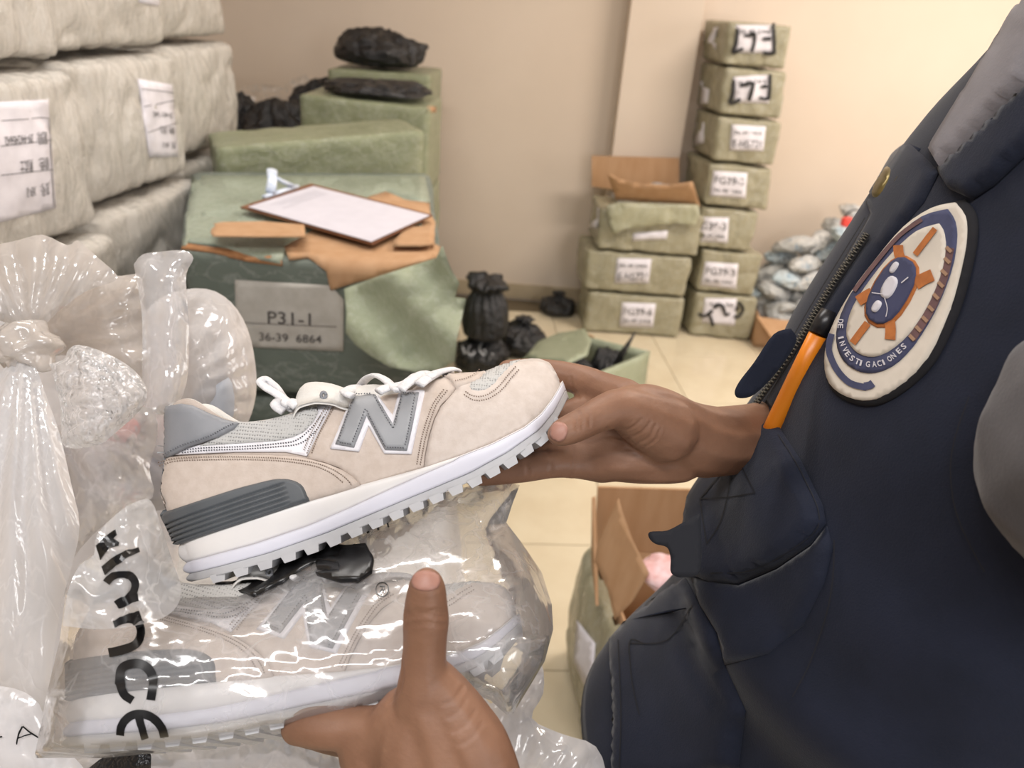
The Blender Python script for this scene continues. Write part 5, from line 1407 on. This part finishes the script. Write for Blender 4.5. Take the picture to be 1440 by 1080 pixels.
obj('patch_motif', join(drape(oval(1264, 410, 9, 17, 0.5), BV, 0.0076, 0, 4, .4), drape(oval(1271, 382, 4, 9, 0.6), BV, 0.0076, 0, 4, .4), drape(oval(1246, 437, 5, 9, 0.6), BV, 0.0076, 0, 4, .4), strokes([(1.2, [(1258, 425), (1262, 440), (1260, 452)]), (1.2, [(1256, 420), (1240, 418)]), (1.6, [(1282, 404), (1292, 396)])], BV, 1.2, 0.0076, .4)), WB, PT)
obj('patch_ribbon', strokes([(9, pc([(125, 665), (112, 740), (150, 830), (210, 890), (285, 910)])), (11, pc([(275, 905), (300, 900), (315, 890)]))], BV, 9, 0.0048, .4), NB, PT)
def along(s, path, size, off, mat, name, par, flip=False):
    sp_ = smoothpts(path, 12); L = [0]
    for a, b in zip(sp_, sp_[1:]): L.append(L[-1] + math.hypot(b[0] - a[0], b[1] - a[1]))
    V, F = [], []; step_ = L[-1] / len(s)
    for i, ch in enumerate(s):
        if ch == ' ': continue
        tgt = (i + 0.5) * step_; j = max(k for k in range(len(L)) if L[k] <= tgt); j = min(j, len(sp_) - 2)
        p = Vector(sp_[j]); t = (Vector(sp_[j + 1]) - p).normalized(); up_ = Vector((t.y, -t.x))
        v, f, tw = text2d(ch, 0.02); k = len(V)
        for a, b in v:
            q = p + t * ((a / max(tw, .3) - 0.5) * step_ * 0.72) + up_ * ((b / 0.72 - 0.5) * size); l, n = hitn(BV, q.x, q.y, .4); V.append(l + n * off)
        F += [tuple(x + k for x in tt) for tt in f]
    return obj(name, (V, F), mat, par, smooth=False)
along('DE INVESTIGACIONES', pc([(172, 600), (175, 690), (215, 770), (290, 805), (380, 790), (470, 715)]), 8, 0.0056, WB, 'patch_writing', PT)
obj('patch_gold_marks', strokes([(5, pc([(x - 12, y - 12), (x + 12, y + 12)])) for x, y in ((500, 685), (530, 645), (560, 600), (588, 550), (612, 495), (634, 440), (650, 385), (664, 330), (672, 280))], BV, 4, 0.0058, .4), simple('patch_gold', sr(160, 128, 104), 0.9), PT)
# pen in the pocket
pa, _ = hitn(BV, 1090, 594, .4); pb, _ = hitn(BV, 1150, 472, .4); pd, _ = hitn(BV, 1166, 440, .4)
tc_ = (CAMP - pa).normalized() * 0.0085
PN = thing('pen', pa + tc_, 'orange marker pen with black cap clipped in the vest front', 'pen')
obj('barrel', tube([pa + tc_ - (pb - pa) * 0.25, pa + tc_, pa * .5 + pb * .5 + tc_, pb + tc_], [.0062, .0064, .0066, .0064], 18), simple('orange_plastic', sr(232, 138, 32), 0.35, sr(226, 128, 26), 40), PN)
obj('cap', tube([pb + tc_, pb * .5 + pd * .5 + tc_, pd + tc_], [.0070, .0070, .0058], 18), simple('black_plastic', sr(24, 24, 28), 0.35), PN)

# ================================================================== plastic bags in the foreground
def bagpillow(poly, dep, bulge, step=8, pleat=None, amp=0.004, freq=26, seed=0, wid=0.03, back=True, pa_=0.006, pk=17):
    """a bag: two sheets meeting at the outline, gathered in pleats towards a knot"""
    p2, tr = tri2d(poly, step); fr, bk = [], []
    for x, y in p2:
        d0 = dep(x, y); d = edged(poly, x, y) / 1080 * d0; th = bulge * (1 - exp(-d / wid)); q = P(x, y, d0); rel = (CAMP - q).normalized()
        a = amp * nz(q * freq, seed) + amp * (0.35 - abs(nz(q * freq * 1.3, seed + 3))) + amp * .5 * (0.3 - abs(nz(q * freq * 2.9, seed + 5)))
        if pleat:
            an = atan2(y - pleat[1], x - pleat[0]); rr = math.hypot(x - pleat[0], y - pleat[1])
            a += pa_ * min(1, rr / 60) * (abs(sin(an * pk / 2 + 2.2 * nz((an * 2, rr * 0.006, seed)))) - 0.5) * max(0.25, 1 - rr / 700)
        e = min(1, d / 0.008)
        fr.append(q + rel * (th + a * (0.4 + 0.6 * e))); bk.append(q - rel * (th + 0.001) + rel * a * 0.4)
    f = []
    for q in tr:
        A, B_, C_ = (fr[i] for i in q); f.append(q if (B_ - A).cross(C_ - A).dot(A - CAMP) < 0 else q[::-1])
    if not back: return fr, f
    k = len(fr); return fr + bk, f + [tuple(i + k for i in q[::-1]) for q in f]
F_MILK = film('milky_bag_film', (0.95, 0.93, 0.94, 1), 0.70, 0.80, 10, 1.0, 0.13, 0.9, 0.009)
F_TAN = film('tan_bag_film', (0.80, 0.74, 0.69, 1), 0.70, 0.79, 10, 1.0, 0.16, 0.8, 0.012, (1, 1, 1))
F_SKIRT = film('skirt_film', (0.96, 0.94, 0.94, 1), 0.72, 0.82, 20, 1.0, 0.15, 0.9, 0.007, (1, 1, 0.06))
F_CLEAR = film('thin_clear_film', (0.92, 0.91, 0.93, 1), 0.40, 0.56, 12, 1.0, 0.10, 0.9, 0.008)
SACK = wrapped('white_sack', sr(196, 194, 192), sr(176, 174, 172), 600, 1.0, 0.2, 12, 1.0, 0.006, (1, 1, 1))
for z0, z1, nm in ((0.0, 0.40, 'floor-level white sack under the heap of plastic bags'), (0.405, 0.78, 'white sack carrying the heap of plastic bags at the left')):
    cs = [(-0.80, 0.48, z0), (-0.02, 0.50, z0), (-0.06, 1.22, z0), (-0.80, 1.22, z0), (-0.80, 0.48, z1), (-0.05, 0.52, z1), (-0.10, 1.2, z1), (-0.80, 1.2, z1)]
    obj('white_sack', warpbox(cs, r=0.08, n=24, bulge=0.02, amp=0.02, freq=6, seed=int(z1 * 10), ridge=0.01), SACK, label=nm, cat='sack', group='white sacks under the plastic bags')
def bag(name, label, poly, dep, bulge, mat, group='clear and white plastic bags at the left', cat='bag', S2=3, parts=None, **k):
    pl = S_(poly + [poly[0]], S2)[:-1] if S2 else poly
    return obj(name, bagpillow(pl, dep, bulge, **k), mat, label=label, cat=cat, group=group)
# backing mass of bagged goods
bag('plastic_bag', 'big milky bag behind the knotted ones, against the white bales', [(-60, 420), (60, 400), (200, 430), (250, 560), (250, 800), (200, 1100), (-80, 1120)], lambda x, y: 0.76, 0.06, F_MILK, step=14, seed=4, amp=0.012, freq=9, wid=.05)
# round white bag with its neck
bag('plastic_bag', 'round white bag with upright neck, just behind the grey heel', [(200, 480), (204, 440), (240, 412), (290, 406), (325, 425), (348, 462), (359, 510), (360, 555), (348, 596), (320, 640), (260, 660), (205, 640), (196, 560)], lambda x, y: 0.74, 0.07, F_MILK, step=8, pleat=(215, 560), seed=2, pk=26, pa_=.006, amp=.004)
bag('bag_neck', 'clear gathered neck standing above the round white bag', [(188, 372), (200, 358), (225, 354), (258, 352), (272, 363), (262, 385), (263, 420), (266, 470), (262, 540), (240, 580), (205, 575), (200, 520), (200, 450), (194, 405)], lambda x, y: 0.655, 0.012, F_CLEAR, step=6, pleat=(218, 700), seed=6, pk=40, pa_=.005, amp=.005, freq=34, wid=.008)
bag('plastic_bag', 'tan translucent bag stretched from the knot towards the round bag', [(40, 470), (60, 430), (110, 392), (170, 388), (200, 392), (202, 470), (203, 545), (150, 520), (100, 500), (60, 500)], lambda x, y: 0.68, 0.03, F_TAN, step=8, pleat=(40, 485), seed=8, pk=30, pa_=.008)
# the knotted bag: flare, knot, skirt
KB = thing('knotted_bag', P(40, 1000, 0.6), 'tall tan plastic bag tied in a knot at the far left', 'bag', 'clear and white plastic bags at the left')
fl1 = S_([(42, 470), (10, 455), (-30, 430), (-40, 360), (-5, 345), (25, 338), (60, 330), (95, 345), (110, 338), (135, 360), (163, 385), (160, 396), (120, 410), (80, 440), (55, 465), (42, 470)], 3)[:-1]
obj('flared_mouth', bagpillow(fl1, lambda x, y: 0.615, 0.008, 7, (42, 490), .003, 16, 12, .012, True, .010, 26), F_TAN, KB)
kn = []
kc = P(36, 488, 0.595)
for p in ICO[4][0]:
    rr = 1 + 0.16 * sin(5 * atan2(p.z, p.x) + 3 * p.y) + 0.25 * nz(p * 2.4, 3); kn.append(kc + Vector((p.x * .026 * rr, p.y * .02 * rr, p.z * .019 * rr)))
obj('knot', (kn, ICO[4][1]), F_TAN, KB)
sk = S_([(34, 500), (52, 520), (66, 560), (84, 610), (100, 680), (112, 740), (100, 800), (84, 860), (70, 960), (55, 1010), (0, 1000), (-50, 980), (-60, 700), (-30, 560), (10, 515), (34, 500)], 3)[:-1]
obj('skirt', bagpillow(sk, lambda x, y: 0.585 - 0.00004 * (y - 500), 0.03, 7, (34, 440), .0015, 10, 14, .03, True, .012, 40), F_SKIRT, KB)
# small tied bag
bag('small_bag', 'small white tied bag tail, in front of the red parcel', [(70, 512), (90, 505), (96, 492), (112, 485), (150, 497), (188, 520), (207, 550), (196, 578), (165, 606), (138, 626), (92, 629), (86, 600), (84, 565)], lambda x, y: 0.56, 0.018, film('white_tail_film', (0.92, 0.90, 0.90, 1), 0.5, 0.95, 30, 1.0, 0.1, 1.0, 0.010), step=6, pleat=(206, 552), seed=16, pk=34, pa_=.006, amp=.005, freq=36, wid=.012)
RED = simple('red_print', sr(214, 52, 48), 0.5, sr(232, 120, 112), 60)
obj('red_parcel', bagpillow(S_([(128, 596), (150, 585), (180, 583), (206, 585), (212, 615), (190, 622), (150, 620), (130, 612), (128, 596)], 2)[:-1], lambda x, y: .70, .012, 5, None, .003, 40, 5, .01), RED, label='red parcel glimpsed below the small white tied bag', cat='parcel')
obj('grey_parcel', bagpillow(S_([(262, 568), (285, 540), (318, 525), (330, 560), (322, 600), (290, 600), (262, 568)], 2)[:-1], lambda x, y: .70, .012, 6, None, .003, 40, 5, .01), simple('grey_print', sr(176, 180, 188), 0.5), label='grey object showing inside the round white bag', cat='parcel')
bag('plastic_bag', 'clear bag with a pale grey shoe shape, left of the grey heel', [(78, 600), (120, 584), (165, 574), (212, 574), (222, 610), (210, 660), (214, 700), (150, 735), (100, 790), (92, 840), (70, 800), (80, 700)], lambda x, y: 0.63, 0.03, F_CLEAR, step=7, seed=21, amp=.005, freq=20, pleat=(60, 560), pk=24)
sv = [Vector((p.x * .085, p.y * .03, p.z * (.035 - .012 * p.x))) * (1 + .1 * nz(p * 2, 3)) for p in ICO[4][0]]
obj('grey_sneaker', xf((sv, ICO[4][1]), TR(P(130, 670, .70), 0.3, 0, .3)), simple('pale_grey_shoe', sr(172, 172, 178), .6, sr(196, 194, 198), 30), label='pale grey shoe dimly seen in the clear bag left of the heel', cat='shoe')
# bottom left: bag with handwriting
wb = bag('plastic_bag', 'grey white bag in the bottom corner with a handwritten letter A', [(-50, 960), (20, 968), (55, 990), (68, 1030), (100, 1060), (120, 1110), (-60, 1120)], lambda x, y: 0.50, 0.02, F_MILK, step=8, seed=24, amp=.003)
WBv = bagpillow(S_([(-50, 960), (20, 968), (55, 990), (68, 1030), (100, 1060), (120, 1110), (-60, 1120), (-50, 960)], 3)[:-1], lambda x, y: 0.50, 0.02, step=8, seed=24, amp=.003)
obj('handwriting', strokes([(2.2, [(-12, 1036), (5, 1034)]), (2.2, [(25, 1045), (28, 1030), (33, 1019)]), (2.2, [(33, 1019), (44, 1028), (57, 1037)]), (2.0, [(27, 1036), (38, 1032), (46, 1030)])], bvh(WBv), 2.2, 0.002, .5), PRINT, wb)
obj('black_pouch', bagpillow(S_([(120, 1085), (140, 1068), (170, 1055), (208, 1048), (212, 1085), (205, 1120), (130, 1120), (120, 1085)], 2)[:-1], lambda x, y: .50, .008, 6, None, .002, 30, 5, .01), BLACK, label='black pouch corner under the bagged sneaker', cat='pouch')
bag('plastic_bag', 'crumpled clear bag directly under the bagged sneaker', [(30, 1062), (150, 1040), (250, 1025), (330, 1012), (400, 1000), (440, 1020), (480, 1060), (500, 1120), (260, 1130), (40, 1120)], lambda x, y: 0.53, 0.03, F_CLEAR, step=9, seed=27, amp=.006, freq=20)
bag('plastic_bag', 'white crinkled bag at the bottom, right of the thumb hand', [(560, 1040), (640, 1010), (700, 985), (745, 960), (762, 935), (764, 975), (748, 1010), (790, 1032), (838, 1050), (850, 1100), (800, 1130), (560, 1130)], lambda x, y: 0.60 + 0.0001 * (y - 1000), 0.03, F_MILK, step=8, seed=30, amp=.007, freq=22, pleat=(700, 1180), pk=30)
bag('plastic_bag', 'milky bag filling the gap below the lower sneaker', [(150, 1010), (400, 985), (600, 960), (700, 1000), (700, 1140), (140, 1140)], lambda x, y: 0.64, 0.04, F_MILK, step=14, seed=33, amp=.01, freq=10)
# ------------------------------------------------------------------ open carton on the floor, right
lr = 0.36
q0, q1 = Pz(822, 1000, 0.02), Pz(800, 850, 0.30)
LB = thing('low_carton', (0.45, 1.30, 0), 'green wrapped open carton on the floor beside the person, flaps up', 'carton')
A0 = Vector((0.222, 1.17, 0)); B0 = Vector((0.235 + 0.55, 1.10, 0)); C0 = Vector((0.80, 1.50, 0)); D0 = Vector((0.205, 1.52, 0))
base = [A0, B0, C0, D0]; topc = [Vector((p.x + dx, p.y + dy, lr)) for p, (dx, dy) in zip(base, ((0.03, 0.02), (0, 0), (0, 0), (-0.005, 0.0)))]
cs = base + topc
v, f = warpbox(cs, r=0.045, n=26, bulge=0.03, amp=0.01, freq=8, seed=71, ridge=0.006)
f = [q for q in f if not (sum(v[i].z for i in q) / len(q) > lr - 0.012)]
obj('body', (v, f), KHAKI, LB); BLB = bvh((v, f))
obj('liner', join(*[wallp(a, b, 0.02, lr - 0.01, 0.005) for a, b in ((topc[0] + Vector((.03, .03, 0)), topc[1] + Vector((-.03, .03, 0))), (topc[1] + Vector((-.03, .03, 0)), topc[2] + Vector((-.03, -.03, 0))), (topc[2] + Vector((-.03, -.03, 0)), topc[3] + Vector((.03, -.03, 0))), (topc[3] + Vector((.03, -.03, 0)), topc[0] + Vector((.03, .03, 0))))]), CARD, LB)
label_on(LB, BLB, [(812, 872), (838, 905), (832, 985), (808, 930)], [], 0.004, step=8)
obj('back_flap', board([Py(x, y, 1.49) for x, y in ((836, 800), (840, 684), (975, 688), (975, 800))], 0.006), CARD, LB, smooth=False)
obj('side_flap', board([Pz(833, 790, lr), Pz(835, 800, lr) + Vector((0, -.12, 0)), Py(834, 700, 1.42), Py(836, 698, 1.48)], 0.006), CARD, LB, smooth=False)
tq = [P(870, 700, 1.48), P(885, 745, 1.42), P(910, 805, 1.36), P(880, 860, 1.40), P(862, 870, 1.42), P(845, 790, 1.5), P(838, 770, 1.52)]
dpl = plane_dep(P(870, 700, 1.46), P(912, 808, 1.38), P(840, 780, 1.50))
obj('front_flap', sheet([(870, 700), (876, 722), (890, 760), (913, 806), (890, 845), (864, 872), (855, 830), (836, 790), (840, 765), (856, 730)], dpl, 8, 0.002, 20, 1, 0.006), CARD, LB)
pk2 = [Vector((p.x * .045, p.y * .05, p.z * .025)) * (1 + .2 * nz(p * 2, 9)) for p in ICO[4][0]]
obj('pink_packet', xf((pk2, ICO[4][1]), TR(P(935, 806, 1.42))), simple('pinkish', sr(206, 152, 150), .4, sr(226, 200, 204), 40), label='pinkish packet inside the open carton beside the person', cat='packet')
